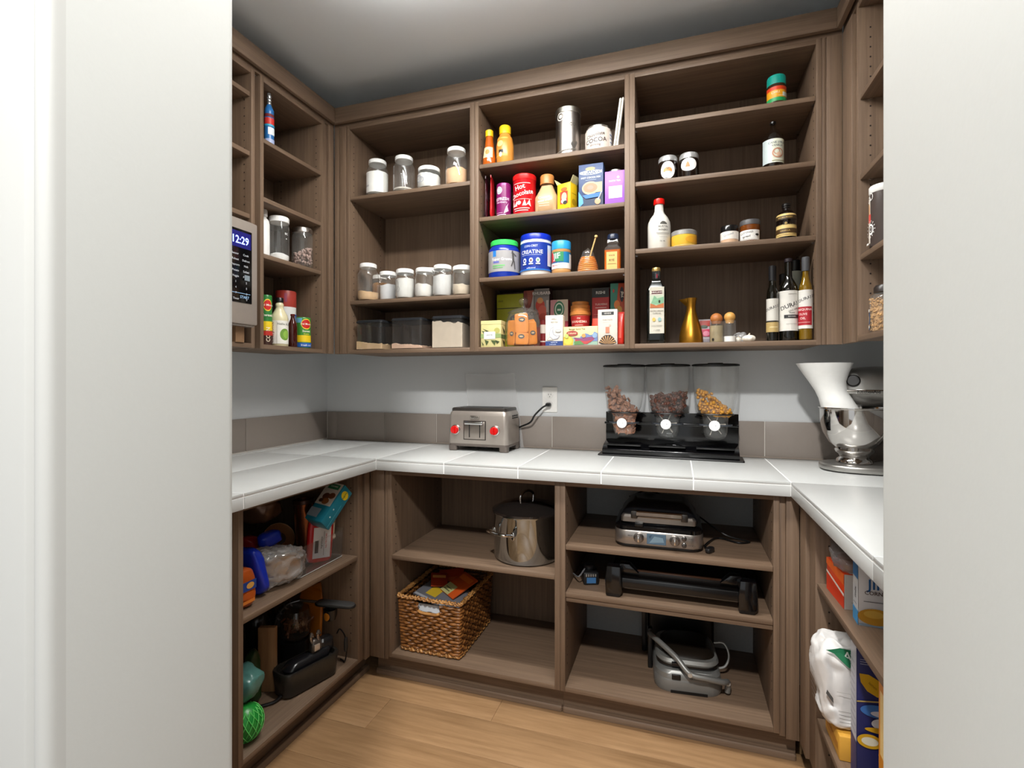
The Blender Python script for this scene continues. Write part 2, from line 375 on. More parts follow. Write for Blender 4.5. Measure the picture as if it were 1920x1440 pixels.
U3 = cabinet('upper_cabinet', 'open wall cabinet holding tall oil bottles and a gold carafe', (m2+.0005, YU), 0, e6+.018-m2, YB-YU, ZUB, ZUT, Z3, tl=e5-m2, group='open wall cabinets')
def filler(parent, x0, x1, y0, z0, z1, th=.018): return box('filler_strip', x0, x1, y0, y0+th, z0, z1, WV, parent, .0015)
w3 = e6+.018-m2
filler(U1, XLU-e1+.020, XLU-e1+.020+.026, .001, ZUB, ZUT); filler(U1, XLU-e1+.050, -.0005, -.001, ZUB, ZUT); filler(U1, XLU-e1+.02, -.001, .014, ZUB, ZUT, .01)
fx = xat(1549, YU)-m2; filler(U3, w3+.0005, fx, .002, ZUB, ZUT); filler(U3, fx+.0005, XRU-m2-.002, -.002, ZUB, ZUT)
# left wall cabinets: x runs toward the back wall
yA0, yA1 = yat(488, XLU), yat(609, XLU)
ZA = [ZC+.517, ZC+.7485, ZC+.988]
UA = cabinet('upper_cabinet', 'open wall cabinet beside the microwave with canned food on its bottom', (XLU, yA0), pi/2, yA1-yA0, XLU-XW, ZUB, ZUT, ZA, group='open wall cabinets')
w = yA1-yA0; fy = yat(616.5, XLU)-yA0
filler(UA, w+.0005, fy, .012, ZUB, ZUT); filler(UA, fy+.0005, YU-yA0-.003, -.001, ZUB, ZUT)
yB1 = yat(478, XLU); yB0 = .56
ZBm = [ZC+.656, ZC+.904, ZC+1.14]
UB = cabinet('upper_cabinet', 'open wall cabinet that holds the microwave, nearest the doorway', (XLU, yB0), pi/2, yB1-yB0, XLU-XW, ZUB, ZUT, ZBm, group='open wall cabinets')
filler(UB, yB1-yB0+.0005, yA0-yB0-.0005, .03, ZUB, ZUT)
yR0 = yat(1605, XRU)
ZRt = [ZC+.408, ZC+.669, ZC+.931]
UR = cabinet('upper_cabinet', 'open wall cabinet on the right wall beside the door frame', (XRU, yR0), -pi/2, yR0-.56, XE-XRU, ZUB, ZUT, ZRt, group='open wall cabinets')
filler(UR, -.035, -.0005, .010, ZUB, ZUT); filler(UR, -(YU-yR0)+.004, -.0355, -.002, ZUB, ZUT)
# crown boards along the cabinet tops
ZC0, ZC1, cp = 2.534, 2.608, .024
mb = MB()
def miter(pts, z0, z1): mb.add(*zprism(pts, z0, z1))
xa, xb, yc = XLU+cp, XRU-cp, YU-cp
miter([(xa, yc), (xb, yc), (xb+.018, yc+.018), (xa-.018, yc+.018)], ZC0, ZC1)
cb = mb.build('trim_2', WH, None, .002); struct(cb)
mb = MB(); miter([(xa, .54), (xa, yc), (xa-.018, yc+.018), (xa-.018, .54)], ZC0, ZC1); WYm = wood('laminate_depth_grain', WD, WL, (110, 3.0, 110)); struct(mb.build('trim_3', WYm, None, .002))
mb = MB(); miter([(xb, .54), (xb+.018, .54), (xb+.018, yc+.018), (xb, yc)], ZC0, ZC1); struct(mb.build('trim_4', WYm, None, .002))
mb = MB()
mb.box(XLU+.001, XRU-.001, YU+.003, YU+.02, ZUT, ZC1-.006); mb.box(XLU-.02, XLU-.003, .545, YU+.003, ZUT, ZC1-.006); mb.box(XRU+.003, XRU+.02, .545, YU+.003, ZUT, ZC1-.006)
struct(mb.build('trim_5', WH))
# ---- base cabinets
YL, XLL, XRL, ZLB, ZLT = 1.875, -1.2645, .385, .107, .905
g1, g2, g3, g4 = [xat(u, YL) for u in (734, 1040, 1059.5, 1450)]
gm = (g2+g3)/2; ZS1 = ZC-.746; ZS2 = [ZC-.807, ZC-.6265]
L1 = cabinet('base_cabinet', 'open base cabinet with the stockpot above the wicker basket', (g1-.018, YL), 0, gm-g1+.018, YB-YL-.03, ZLB, ZLT, [ZS1], tr=gm-g2, group='open base cabinets', inset=.002)
L2 = cabinet('base_cabinet', 'open base cabinet with grey back holding three griddle appliances', (gm+.0005, YL), 0, g4+.018-gm, YB-YL-.03, ZLB, ZLT, ZS2, tl=g3-gm, back=GREYBACK, thick=(.036, .018), group='open base cabinets', inset=.002)
def toe(parent, x0, x1):
    p = box('toe_kick', x0, x1, .062, .078, 0.001, ZLB, WH, parent)
    MB().rr(x1-x0, .024, .009, [(.001, 0), (.016, 0), (.022, .004)], M=T((x0+x1)/2, .050, 0)).build('shoe_molding', WH, p)
toe(L1, XLL-g1+.02, gm-g1+.018); toe(L2, 0, XRL-gm-.002)
fz = .095
a0 = XLL-g1+.018; aM = xat(720, YL)-g1+.018; filler(L1, a0+.001, aM-.001, .001, fz, ZLT); filler(L1, aM+.001, -.0005, .003, fz, ZLT)
wL2 = g4+.018-gm; aM = xat(1466, YL)-gm; filler(L2, wL2+.0005, aM+.012, .010, fz, ZLT); filler(L2, aM+.0125, XRL-gm-.002, -.001, fz, ZLT)
yC0, yC1 = yat(447, XLL), yat(676, XLL)
LA = cabinet('base_cabinet', 'cluttered open base cabinet on the left wall', (XLL, yC0), pi/2, yC1-yC0, XLL-XW-.03, ZLB, ZLT, [ZC-.733], group='open base cabinets', inset=.002)
w = yC1-yC0; fy = yat(685, XLL)-yC0; filler(LA, w+.0005, fy, .012, fz, ZLT); filler(LA, fy+.0005, YL-yC0-.001, -.001, fz, ZLT); toe(LA, -.3, YL-yC0+.06)
yD1 = yat(1526, XRL); yD0 = .56
ZRL = [ZC-.99, ZC-.5945]
LR = cabinet('base_cabinet', 'open base cabinet on the right wall with flour and baking boxes', (XRL, yD1), -pi/2, yD1-yD0, XE-XRL-.03, ZLB, ZLT, ZRL, group='open base cabinets', inset=.004)
f1 = -(yat(1511, XRL)-yD1); filler(LR, f1, -.0005, .010, fz, ZLT); filler(LR, -(YL-yD1)+.004, f1-.0005, -.001, fz, ZLT); toe(LR, -(YL-yD1)-.06, yD1-yD0)
# ---- tiled worktop
ZK = .955
wt = thing('tiled_worktop', 'white tiled worktop running round three walls', 'worktop', (0, 0, 0))
xcl, xcr, ycf = -1.2177, .3545, 1.850
mb = MB(); mb.box(XW+.001, XE-.001, ycf+.0012, YB-.001, .908, ZK-.0010); mb.box(XW+.001, xcl-.0012, .535, ycf+.004, .908, ZK-.0010); mb.box(xcr+.0012, XE-.001, .535, ycf+.004, .908, ZK-.0010)
mb.build('grout_bed', GROUT, wt)
def ctile(x0, x1, y0, y1): box('tile', x0+.0022, x1-.0022, y0+.0022, y1-.0022, ZK-.0085, ZK, TILE, wt, .0010)
XJ = [xcl, -.8999, -.5847, -.2653, .0525, xcr]
for a, b in zip(XJ, XJ[1:]): ctile(a, b, ycf-.0032, YB-.012)
for a, b in ((XW+.012, -1.8537), (-1.8537, -1.5357), (-1.5357, xcl)):
    for c, d in ((.535, 1.164), (1.164, 1.85)): ctile(a, b+(.0032 if b == xcl else 0), c, d)
    ctile(a, b, 1.85, YB-.012)
for c, d in ((.535, 1.125), (1.125, 1.85)): ctile(xcr-.0032, XE-.012, c, d)
ctile(xcr, XE-.012, 1.85, YB-.012)
def etile(x0, x1, y0, y1): box('edge_tile', x0, x1, y0, y1, .907, ZK-.0125, TILE, wt, .0010)
for a, b in zip(XJ, XJ[1:]): etile(a+.0022, b-.0022, ycf-.001, ycf+.006)
for c, d in ((.535, 1.164), (1.164, 1.851)): etile(xcl-.006, xcl+.001, c+.0022, d-.0022)
for c, d in ((.535, 1.125), (1.125, 1.851)): etile(xcr-.001, xcr+.006, c+.0015, d-.0015)
# ---- wall tiles above the worktop
ZS = 1.1115
bs = thing('tile_backsplash', 'low row of taupe wall tiles above the worktop', 'backsplash', (0, 0, 0))
mb = MB(); mb.box(XW+.001, XE-.001, YB-.006, YB-.0005, ZK+.0005, ZS-.002); mb.box(XW+.0005, XW+.006, .54, YB-.006, ZK+.0005, ZS-.002); mb.box(XE-.006, XE-.0005, .54, YB-.006, ZK+.0005, ZS-.002)
mb.build('grout_bed', P('d9d3cb', .8), bs)
xs = [XW+.010]+[-1.831+.3125*i for i in range(9)]+[XE-.01]
for a, b in zip(xs, xs[1:]): box('tile', a+.0016, b-.0016, YB-.010, YB-.004, ZK+.006, ZS, SPLASH, bs, .001)
for c, d in ((.54, 1.2), (1.2, 1.82), (1.82, YB-.011)):
    box('tile', XW+.004, XW+.010, c+.0016, d-.0016, ZK+.006, ZS, SPLASH, bs, .001); box('tile', XE-.010, XE-.004, c+.0016, d-.0016, ZK+.006, ZS, SPLASH, bs, .001)
box('base_bead', XW+.01, XE-.01, YB-.014, YB-.008, ZK+.0003, ZK+.007, P('8d8176', .6), bs, .001)
# ------------------------------------------------------------------ wall cabinet one: glass jars and clear bins
LIDW = P('f0f0ee', .4)
def mason(label, u0, u1, vt, Y, z, fill, ccol, neck=.78, lid='f0f0ee', group='glass storage jars', label_spec=None, cat='jar', sh=.66, rz=0, lidm=0, rimh=.020):
    X, r, h = cyl_at(u0, u1, vt, Y, z); t = thing('glass_jar', label, cat, (X, Y, z), rz, group)
    hb = h-rimh; nr = r*neck
    lathe('jar_glass', [(0, .003), (r*.86, .002), (r*.97, .008), (r, .018), (r, sh*h), (r*.985, sh*h+.05*h), (nr*1.05, min(.86*h, hb-.012)), (nr, hb-.006), (nr, hb+.002)], GLASS, t, 48, sharp=60)
    L = [(0, h), (nr*.94, h), (nr*1.02, h-.002), (nr*1.06, h-.005), (nr*1.06, h-rimh), (nr*.98, h-rimh)]
    lo = lathe('lid', L, P(lid, .35, lidm), t, 48)
    if fill:
        random.seed(int(u0)); zc = fill*h
        rr = [(0, .006), (r*.84, .006), (r*.94, .018)]
        rr += [(r*.945, min(zc, sh*h)*.6), (r*.945, min(zc, sh*h))]
        if zc > sh*h: rr += [(r*(1-(1-neck)*(zc-sh*h)/((.86-sh)*h))*.93, zc)]
        rr += [(r*.5, zc+.004), (0, zc+.002)]
        mb = MB().lathe(rr, 32); mb.v = [(x, y, zz+(.006*noise.noise(Vector((x*40, y*40, u0)))+.08*(x if u0 % 2 else -x) if zz > zc*.9 and zz > .02 else 0)) for x, y, zz in mb.v]
        mb.build('contents', P(ccol, .85, 0, .2, 0, 0, .12), t, 0, 60)
    if label_spec: prints(t, rev(lambda q: r), 2*r, h, label_spec)
    return t
za, zb = Z1[1]+.0005, Z1[0]+.0005; zc_ = ZB+.0005
paper = lambda a, b: ('r', -.62, .62, a, b, 'e9e8e4')
mason('glass jar of flour with white paper label, first on its shelf', 687, 729, 296, 2.127, za, .62, 'e9e7e2', .76, label_spec=[('r', -.75, .55, .06, .62, 'efeeea'), ('t', 'BAKING', -.35, .24, .07, '77777a')])
mason('nearly empty tall glass jar with white lid and clear sides', 737, 778, 289, 2.127, za, .10, 'cfc8bd', .78)
mason('squat glass jar full of white powder, shortest on its shelf', 782, 827, 309.5, 2.127, za, .66, 'eceae6', .86, sh=.6, label_spec=[('o', -.25, .40, .16, .16, 'a9adb6'), ('o', -.1, .34, .12, .12, 'a9adb6')])
mason('tall glass jar half filled with peach coloured sugar', 835, 877, 273, 2.127, za, .42, 'e8bd94', .78)
mason('tall glass jar with a low layer of tan sugar', 670, 711, 492, 2.127, zb, .24, 'd9b58b', .74)
mason('small glass jar of golden brown spice behind the tan sugar jar', 697, 727, 515, 2.27, zb, .72, 'bb7d35', .84, lid='e8e6e2')
mason('short glass jar of pale white sugar, second from the left edge', 711, 744, 508, 2.19, zb, .55, 'dfe0e2', .9)
mason('short glass jar with embossed front, filled with white flour', 741, 778, 503, 2.125, zb, .66, 'e6e5e1', .86, label_spec=[('o', -.25, .45, .17, .17, 'b6b5b2'), ('o', -.15, .3, .14, .1, 'b6b5b2')])
mason('glass jar half full of powdered sugar beside the white crystal jar', 778, 813, 501, 2.125, zb, .44, 'ece9e4', .88)
mason('glass jar mostly hidden behind the powdered sugar jar', 793, 824, 501.5, 2.28, zb, .4, 'e4e0da', .88)
mason('taller glass jar packed with fine white crystals', 811, 849, 495, 2.125, zb, .66, 'dcdcdb', .84)
mason('glass jar with oats low inside, against the divider', 848, 884, 497, 2.125, zb, .36, 'dccdb8', .9)
mason('glass jar in the back corner next to the divider', 853, 884, 496, 2.29, zb, .3, 'd8d2c8', .9)
def bin_(label, u0, u1, vt, fill, ccol, Yf=2.088, d=.19):
    x0, x1 = xat(u0, Yf), xat(u1, Yf); w = x1-x0; h = zat(vt, x0, Yf)-zc_
    t = thing('storage_bin', label, 'container', ((x0+x1)/2, Yf+d/2, zc_), 0, 'clear lidded bins')
    MB().rr(w, d, .014, [(0, .004), (.004, .001), (h-.012, 0)], cap=(1, 0)).build('bin_wall', ACRYL, t)
    MB().rr(w+.006, d+.006, .016, [(h-.013, 0), (h-.006, 0), (h-.003, .004), (h, .006)]).build('lid', P('26282c', .3), t)
    n = 14; zt = fill*h; mb = MB(); hw, hd = w/2-.003, d/2-.003
    v = []; f = []
    for j in range(n+1):
        for i in range(n+1):
            x, y_ = -hw+2*hw*i/n, -hd+2*hd*j/n
            v.append((x, y_, zt+.010*noise.noise(Vector((x*45, y_*45, u0*.37)))+.006*noise.noise(Vector((x*120, y_*120, u0)))-x*.08))
    m = len(v); v += [(x, y_, .004) for x, y_, _ in v]
    for j in range(n):
        for i in range(n): f.append((j*(n+1)+i, j*(n+1)+i+1, (j+1)*(n+1)+i+1, (j+1)*(n+1)+i))
    ring = [i for i in range(n)]+[n+(n+1)*j for j in range(n)]+[(n+1)*(n+1)-1-i for i in range(n)]+[(n+1)*n-(n+1)*j for j in range(n)]
    for a, b in zip(ring, ring[1:]+ring[:1]): f.append((b, a, a+m, b+m))
    mb.add(v, f).build('contents', P(ccol, .9, 0, .2, 0, 0, .1), t, 0, 60)
bin_('clear bin with black lid and a low layer of oats', 667, 716, 601, .22, 'd3b48d')
bin_('clear bin with black lid and a thin layer of pink grain', 733, 791, 597, .14, 'dcb9a0')
bin_('clear bin with black lid nearly full of pale flour', 809, 867, 593, .80, 'c9bba8')
# ------------------------------------------------------------------ wall cabinet two, top shelf
za, zb, zd = Z2[2]+.0005, Z2[1]+.0005, Z2[0]+.0005
t, r, h = canister('syrup_bottle', 'small amber syrup bottle with yellow cap on top shelf', 'bottle', 905, 930, 241, 2.115, za,
    [('bottle', [(0, .0), (.95, .0), (1, .04), (.98, .2), (.72, .52), (.6, .7), (.56, .78), (.5, .84)], AMBER), ('cap', [(.5, .82), (.6, .82), (.6, .985), (.5, 1), (0, 1)], P('f3c418', .35))],
    [('r', -.42, .42, .2, .5, 'ecd0a4'), ('e', 0, .36, .16, .07, 'd98c4a')])
t, r, h = canister('caramel_bottle', 'plump caramel squeeze bottle with yellow cap beside the syrup', 'bottle', 930.5, 963.5, 232, 2.127, za,
    [('bottle', [(0, 0), (.88, 0), (.95, .03), (1, .3), (.98, .5), (.85, .68), (.62, .76), (.6, .82)], P('d88f3c', .25)), ('cap', [(.6, .79), (.66, .79), (.66, .97), (.58, 1), (0, 1)], P('f6c91c', .35))],
    [('r', -.6, .3, .18, .66, 'eda63e'), ('r', -.22, .06, .26, .34, '2a2a2a'), ('e', -.1, .22, .09, .06, 'f4ead8'), ('e', -.15, .5, .2, .08, 'f3c67c')])
t, r, h = canister('steel_tin', 'tall brushed steel coffee canister with engraved emblem', 'canister', 1042, 1088.5, 200, 2.155, za,
    [('body', [(0, 0), (.97, 0), (1, .01), (1, .9)], BRUSH), ('lid', [(1.0, .885), (1.03, .89), (1.03, .985), (.98, 1), (0, 1)], P('b9b6ad', .35, 1))],
    [('o', -.22, .80, .17, .085, 'ded9d0'), ('e', -.22, .80, .08, .04, 'ded9d0'), ('t', 'CO', .28, .62, .09, '5b5750'), ('p', [(.2, .22), (.36, .12), (.5, .26), (.44, .3), (.36, .2), (.28, .28)], '4a4641'), ('p', [(-.5, .06), (.45, .12), (.45, .14), (-.5, .09)], '6d675f')])
t, r, h = canister('cocoa_tin', 'squat cocoa tin with printed cream label and metal rim', 'tin', 1097, 1146.5, 233, 2.16, za,
    [('body', [(0, 0), (.98, 0), (1, .02), (1, .82), (.92, .9)], P('ddd0c6', .4)), ('lid', [(.92, .88), (.9, .97), (.8, 1), (0, .985)], STEEL)],
    [('t', 'Chocolate', -.1, .60, .17, '4a3a36', 8), ('t', 'COCOA', -.08, .40, .22, '3a2c2a', 4), ('t', 'drinking', -.1, .24, .12, '6a5a54'), ('r', .48, .9, .2, .75, 'f1eeea'), ('r', .52, .85, .62, .66, '6478b0'), ('r', .52, .85, .5, .53, '6478b0'), ('r', .52, .85, .36, .39, '6478b0')], rz=.1)
for i, (u0, u1, vt, lab) in enumerate(((1152, 1158, 184.5, 'left of two slim white sticks leaning at the divider'), (1157, 1163.5, 183, 'right of two slim white sticks leaning at the divider'))):
    Y = 2.14; x = xat(u0-1, Y); xt = xat(u0+12, Y); hh = zat(vt, xt, Y)-za
    t = thing('white_stick', lab, 'stick', (x, Y, za), 0, 'leaning white sticks')
    MB().rr(.009, .02, .004, [(.002, .001), (.004, 0), (hh*.99, 0), (hh, .002)], M=T(0, 0, 0, 0, math.atan2(xt-x, hh), 0)).build('shaft', P('f4f2e8', .4), t)
# shelf of red cans and cartons
def pouch(name, label, u0, u1, vt, Y, z, col, specs, lean=0, d=.035, rz=0, cat='pouch', w=None, seal=True, group=None):
    x0, x1 = xat(u0, Y), xat(u1, Y); w = w or x1-x0; h = zat(vt, (x0+x1)/2, Y)-z
    t = thing(name, label, cat, ((x0+x1)/2, Y, z), 0, group, rot=(0, lean, rz))
    def fn(p):
        k = min(1, max(0, p.z/h)); s = max(.04, 1-k**2.2)
        return (p.x*(1-.10*sin(pi*k)), p.y*s, p.z)
    MB().pillow(w, d, h, .35, .7, .0015, 30, u0, 24, 16, fn=fn).build('pouch', P(col, .25), t, 0, 80)
    if seal: box('top_seal', -w*.47, w*.47, -.0016, .0016, h*.94, h*1.0, P(col, .3), t)
    prints(t, lambda x, zz, e: (x, -d/2*max(.04, 1-min(1, max(0, zz/h))**2.2)*(1-(abs(2*x/w))**2.5)**.5-e-.0012 if abs(x) < w/2 else -e, zz), w, h, specs)
    return t
pouch('foil_pouch', 'dark foil pouch with red top, tucked against the left divider', 908, 920, 337, 2.135, zb, '3a1420', [('r', -.3, .3, .62, .9, 'd8241c'), ('r', -.3, .3, .1, .3, '4b2a78'), ('p', [(-.3, .3), (.3, .5), (.3, .4), (-.3, .2)], 'e0402c')], rz=-1.4, w=.09, d=.016)
pouch('foil_pouch', 'bright red foil pouch standing left of the purple can', 917.5, 929.5, 335, 2.135, zb, 'c81e22', [('e', .1, .6, .18, .12, 'f1f1ef'), ('r', -.25, .3, .25, .42, 'e86a4a'), ('r', -.2, .3, .48, .5, 'f1d9d0')], rz=-1.4, w=.09, d=.016)
t, r, h = canister('powder_can', 'slim purple drink powder can with round white logo', 'can', 931, 958.5, 343, 2.135, zb,
    [('body', [(0, 0), (1, 0), (1, .93)], P('7c1d63', .3)), ('lid', [(1, .92), (.99, .98), (.9, 1), (0, 1)], P('8e2b74', .25, .3))],
    [('e', -.18, .78, .22, .11, 'e9e6e8'), ('o', -.18, .78, .17, .085, '6fa39a'), ('t', 'REFRESH', 0, .52, .12, 'f2e6ef'), ('t', 'blackberry', 0, .43, .08, 'e5c4dc'), ('r', -.45, .3, .06, .08, 'e5c4dc'), ('p', [(.15, .1), (.5, .18), (.4, .3), (.5, .42), (.3, .3)], 'dcb7d2'), ('r', -.45, .1, .12, .13, 'e5c4dc')])
t, r, h = canister('cocoa_can', 'large glossy red hot chocolate can with white script lettering', 'can', 962, 1005, 326, 2.14, zb,
    [('body', [(0, 0), (1, 0), (1, .87), (1.02, .88)], P('c4141c', .25)), ('lid', [(1.02, .87), (1.03, .88), (1.03, .98), (.97, 1), (0, 1)], P('d8201f', .3))],
    [('t', 'Hot', -.08, .66, .17, 'f7e9e4', 12), ('t', 'Chocolate', -.02, .50, .155, 'f7e9e4', 12), ('r', -.4, .4, .75, .765, 'f0c8c0'), ('e', -.1, .28, .09, .05, 'f4e4e0'), ('r', -.42, .46, .36, .37, 'f0c8c0'), ('p', [(-.45, .2), (-.38, .36), (-.33, .22), (-.2, .34), (-.18, .2)], 'eed2cc'), ('p', [(.05, .2), (.15, .36), (.22, .22), (.36, .36), (.42, .18), (.3, .24), (.2, .2)], 'eed2cc'), ('r', -.3, .3, .08, .1, 'f0c8c0'), ('r', -.36, .36, .13, .15, 'f0c8c0')])
x0, x1 = xat(1004, 2.13), xat(1046, 2.13); w = x1-x0; h = zat(330, x0, 2.12)-zb
t = thing('creamer_bottle', 'beige creamer bottle with caramel brown cap', 'bottle', ((x0+x1)/2, 2.14, zb))
MB().rr(w, w*.85, w*.3, [(0, .006), (.004, 0), (h*.30, 0), (h*.42, .001), (h*.62, w*.17), (h*.74, w*.245), (h*.78, w*.25)]).build('bottle', P('c4a078', .35), t, 0, 60)
lathe('cap', [(w*.29, h*.755), (w*.30, h*.76), (w*.30, h*.97), (w*.27, h), (0, h)], P('bb7a3e', .4), t)
prints(t, flat(-w*.425), w, h, [('t', 'sweet cream', 0, .30, .07, 'f7efe4', 6), ('t', 'Creamer', -.02, .38, .085, 'f7efe4', 6), ('r', -.26, .2, .22, .23, 'f3e6d4'), ('r', -.26, .2, .16, .17, 'f3e6d4')])
t, w, d, h = carton('open_carton', 'yellow cocoa carton with its top flaps open', 'box', 1047, 1075.5, 343, 2.10, zb, .055, 'f0c41a', [('r', -.28, .3, .24, .70, 'c9352a'), ('e', .02, .5, .2, .16, 'efc9a0'), ('e', 0, .34, .2, .09, 'e9e4dc'), ('e', .1, .28, .16, .07, '3a3a34'), ('e', .02, .78, .24, .07, 'd9662c'), ('r', -.4, .42, 0, .06, 'c9401e')], rz=-.35)
for sx in (-1, 1):
    MB().box(0, .030, -d/2, d/2, 0, .0012, T(sx*w/2, 0, h-.001, 0, radians(-62 if sx > 0 else -118), 0)).build('flap', P('efe3a8', .5), t)
MB().box(-w/2, w/2, 0, .026, 0, .0012, T(0, -d/2, h-.001, radians(-8), 0, 0)).build('flap', P('f0c41a', .5), t)
prints(t, side(w/2), d, h, [('e', 0, .3, .3, .12, 'b98f10'), ('r', -.3, .3, .6, .62, 'a87c10')])
t, w, d, h = carton('cocoa_box', 'navy blue cocoa box with a frothy cup picture', 'box', 1085, 1131, 307, 2.10, zb, .06, '27416f', [('r', -.5, .5, 0, .30, '22324f'), ('t', 'GHIRARDELLI', 0, .80, .085, 'e9e9ee'), ('o', 0, .80, .46, .055, 'cfd6e4'), ('e', -.02, .885, .2, .04, 'b99a68'), ('t', 'HOT COCOA MIX', 0, .68, .055, 'f2f2f4'), ('r', -.22, .22, .62, .63, '9fb0cc'), ('r', .12, .46, .33, .56, 'c6ad84'), ('e', -.02, .44, .34, .15, 'd8b08a'), ('e', -.02, .445, .29, .11, 'b98062'), ('e', -.02, .45, .13, .05, 'c98a78'), ('p', [(-.5, 0), (-.5, .38), (-.32, .22), (-.3, .1)], '4f9ad6'), ('e', .28, .12, .12, .07, 'c69a76'), ('p', [(.3, .14), (.46, .33), (.42, .34), (.27, .16)], 'c9c2c0'), ('p', [(-.35, .28), (.4, .32), (.35, .22), (-.2, .2)], '2f6db4')])
t, w, d, h = carton('lavender_carton', 'lavender purple carton with a white square label', 'box', 1134, 1171.5, 320, 2.10, zb, .06, '9a5fc4', [('r', -.3, .36, .2, .55, 'f2eef4'), ('t', 'BREAKFAST', .02, .37, .05, '8a7f90'), ('t', 'SMITH TEA', .0, .70, .07, 'f1e6f6'), ('e', .17, .80, .06, .035, 'f1e6f6'), ('r', -.2, .3, .03, .045, 'e6d4f0')])
lathe('tin_lid', [(w*.36, h), (w*.36, h+.006), (w*.3, h+.010), (0, h+.011)], STEEL, t)
# shelf of tubs
t, r, h = canister('sports_tub', 'blue sports powder tub with neon green lid', 'tub', 916, 975.5, 449, 2.16, zd,
    [('tub', [(0, 0), (.97, 0), (1, .05), (1, .72), (.93, .80), (.84, .85), (.83, .9)], P('16339e', .22)), ('lid', [(.83, .86), (.87, .865), (.87, .98), (.83, 1), (0, 1)], P('3fd964', .35))],
    [('r', -.95, .95, .15, .70, 'a9a7a8'), ('r', -.28, -.16, .54, .70, '2d7fd0'), ('t', 'Super Greens', .02, .47, .10, 'f2f2f4'), ('r', -.26, -.06, .37, .42, '6b6fc0'), ('r', -.28, .12, .29, .32, '74c877'), ('r', -.28, .06, .24, .26, '74c877'), ('e', .36, .66, .03, .035, '55534f'), ('p', [(.30, .62), (.38, .62), (.48, .55), (.50, .57), (.40, .64), (.36, .64)], '55534f'), ('p', [(.34, .63), (.40, .63), (.42, .42), (.36, .42)], '55534f'), ('p', [(.36, .43), (.40, .43), (.33, .28), (.30, .29)], '55534f'), ('p', [(.39, .43), (.43, .43), (.46, .22), (.43, .21)], '55534f')], rz=.12)
t, r, h = canister('creatine_tub', 'big royal blue creatine tub with white rim', 'tub', 976, 1033.5, 438, 2.155, zd,
    [('tub', [(0, 0), (.95, 0), (1, .03), (1, .86)], P('f0efec', .35)), ('lid', [(1, .845), (1.0, .86), (1.0, .97), (.96, 1), (0, 1)], P('1330b4', .3))],
    [('r', -.9, 1.2, .115, .785, '15389e'), ('t', 'CON-CRET', -.04, .69, .07, 'dfe6f6'), ('t', 'CREATINE', -.02, .55, .125, 'f6f8ff'), ('r', -.36, .32, .475, .483, 'cfd8f0'), ('e', -.25, .35, .065, .06, 'f2f4fa'), ('e', -.02, .35, .065, .06, 'f2f4fa'), ('e', .2, .35, .065, .06, 'e2efe4'), ('e', -.25, .35, .03, .03, '15389e'), ('e', -.02, .35, .03, .03, '7a4a58'), ('e', .2, .35, .03, .03, '67a07a'), ('r', -.32, -.18, .25, .28, 'dfe6f6'), ('r', -.09, .05, .25, .28, 'dfe6f6'), ('r', .13, .27, .25, .28, 'dfe6f6'), ('r', -.9, 1.2, .115, .14, '2b7fd8'), ('t', 'unflavored', -.02, .165, .05, 'dfe6f6'), ('r', .52, .72, .22, .72, 'd3d8dd')])
t, r, h = canister('peanut_butter_jar', 'peanut butter jar with sky blue lid', 'jar', 1034.5, 1070.5, 451, 2.14, zd,
    [('jar', [(0, 0), (.93, 0), (1, .04), (1, .13), (.97, .15), (.97, .66), (1, .68), (.98, .74), (.9, .76)], P('c8955c', .25)), ('lid', [(.9, .74), (1.0, .75), (1.0, .97), (.95, 1), (0, 1)], P('2f9fdc', .35))],
    [('r', -1.1, 1.1, .16, .66, '1f7cb4'), ('r', -.75, .22, .36, .66, '2f8f5e'), ('p', [(-.75, .36), (-.2, .36), (-.4, .66), (-.75, .66)], 'c9302f'), ('t', 'JIF', -.14, .53, .24, 'fbfbf8', 4), ('r', -.75, .9, .16, .33, 'f3f1f0'), ('t', 'CREAMY', -.1, .345, .08, '1b4f93'), ('t', 'PEANUT', -.2, .25, .07, 'c9302f'), ('r', .55, .95, .2, .6, 'e7e5e2')])
X, r, h = cyl_at(1081, 1123.5, 461, 2.13, zd)
t = thing('honey_pot', 'beehive shaped glass honey pot with wooden dipper', 'jar', (X, 2.13, zd))
pf = [(0, 0), (r*.94, 0)]
for i in range(9):
    z = h*.70*(i+.5)/9; rr = r*(1.0-.44*(z/(h*.70))**2.0); pf += [(rr*.965, z-h*.033), (rr*1.0, z), (rr*.965, z+h*.033)]
lathe('hive_glass', pf+[(r*.52, h*.72)], GLASS, t, 48)
lathe('honey', [(0, .003), (r*.9, .003)]+[(a*.955, b) for a, b in pf[2:26]]+[(0, h*.64)], HONEY, t, 48)
lo = lathe('glass_lid', [(r*.56, h*.71), (r*.56, h*.74), (r*.45, h*.86), (r*.2, h*.93), (r*.1, h*.94), (r*.13, h*.965), (r*.09, h*.99), (0, h)], GLASS, t, 48)
p0 = Vector((r*.05, 0, h*.45)); p1 = Vector((xat(1119, 2.14)-X, -.01, zat(447, X, 2.14)-zd))
mb = MB().tube([p0, p1], .0032, 8); mb.lathe([(0, -.007), (.006, -.004), (.007, 0), (.006, .004), (0, .007)], 12, Matrix.Translation(p1)); mb.build('dipper', P('d9b878', .6), t)
X, r, h = cyl_at(1134, 1165, 437, 2.13, zd); w = 2*r*.98
t = thing('syrup_bottle', 'square amber whiskey style syrup bottle with dark cap', 'bottle', (X, 2.13, zd))
MB().rr(w, w*.8, w*.12, [(0, .003), (.004, 0), (h*.56, 0)]).build('syrup', AMBER, t)
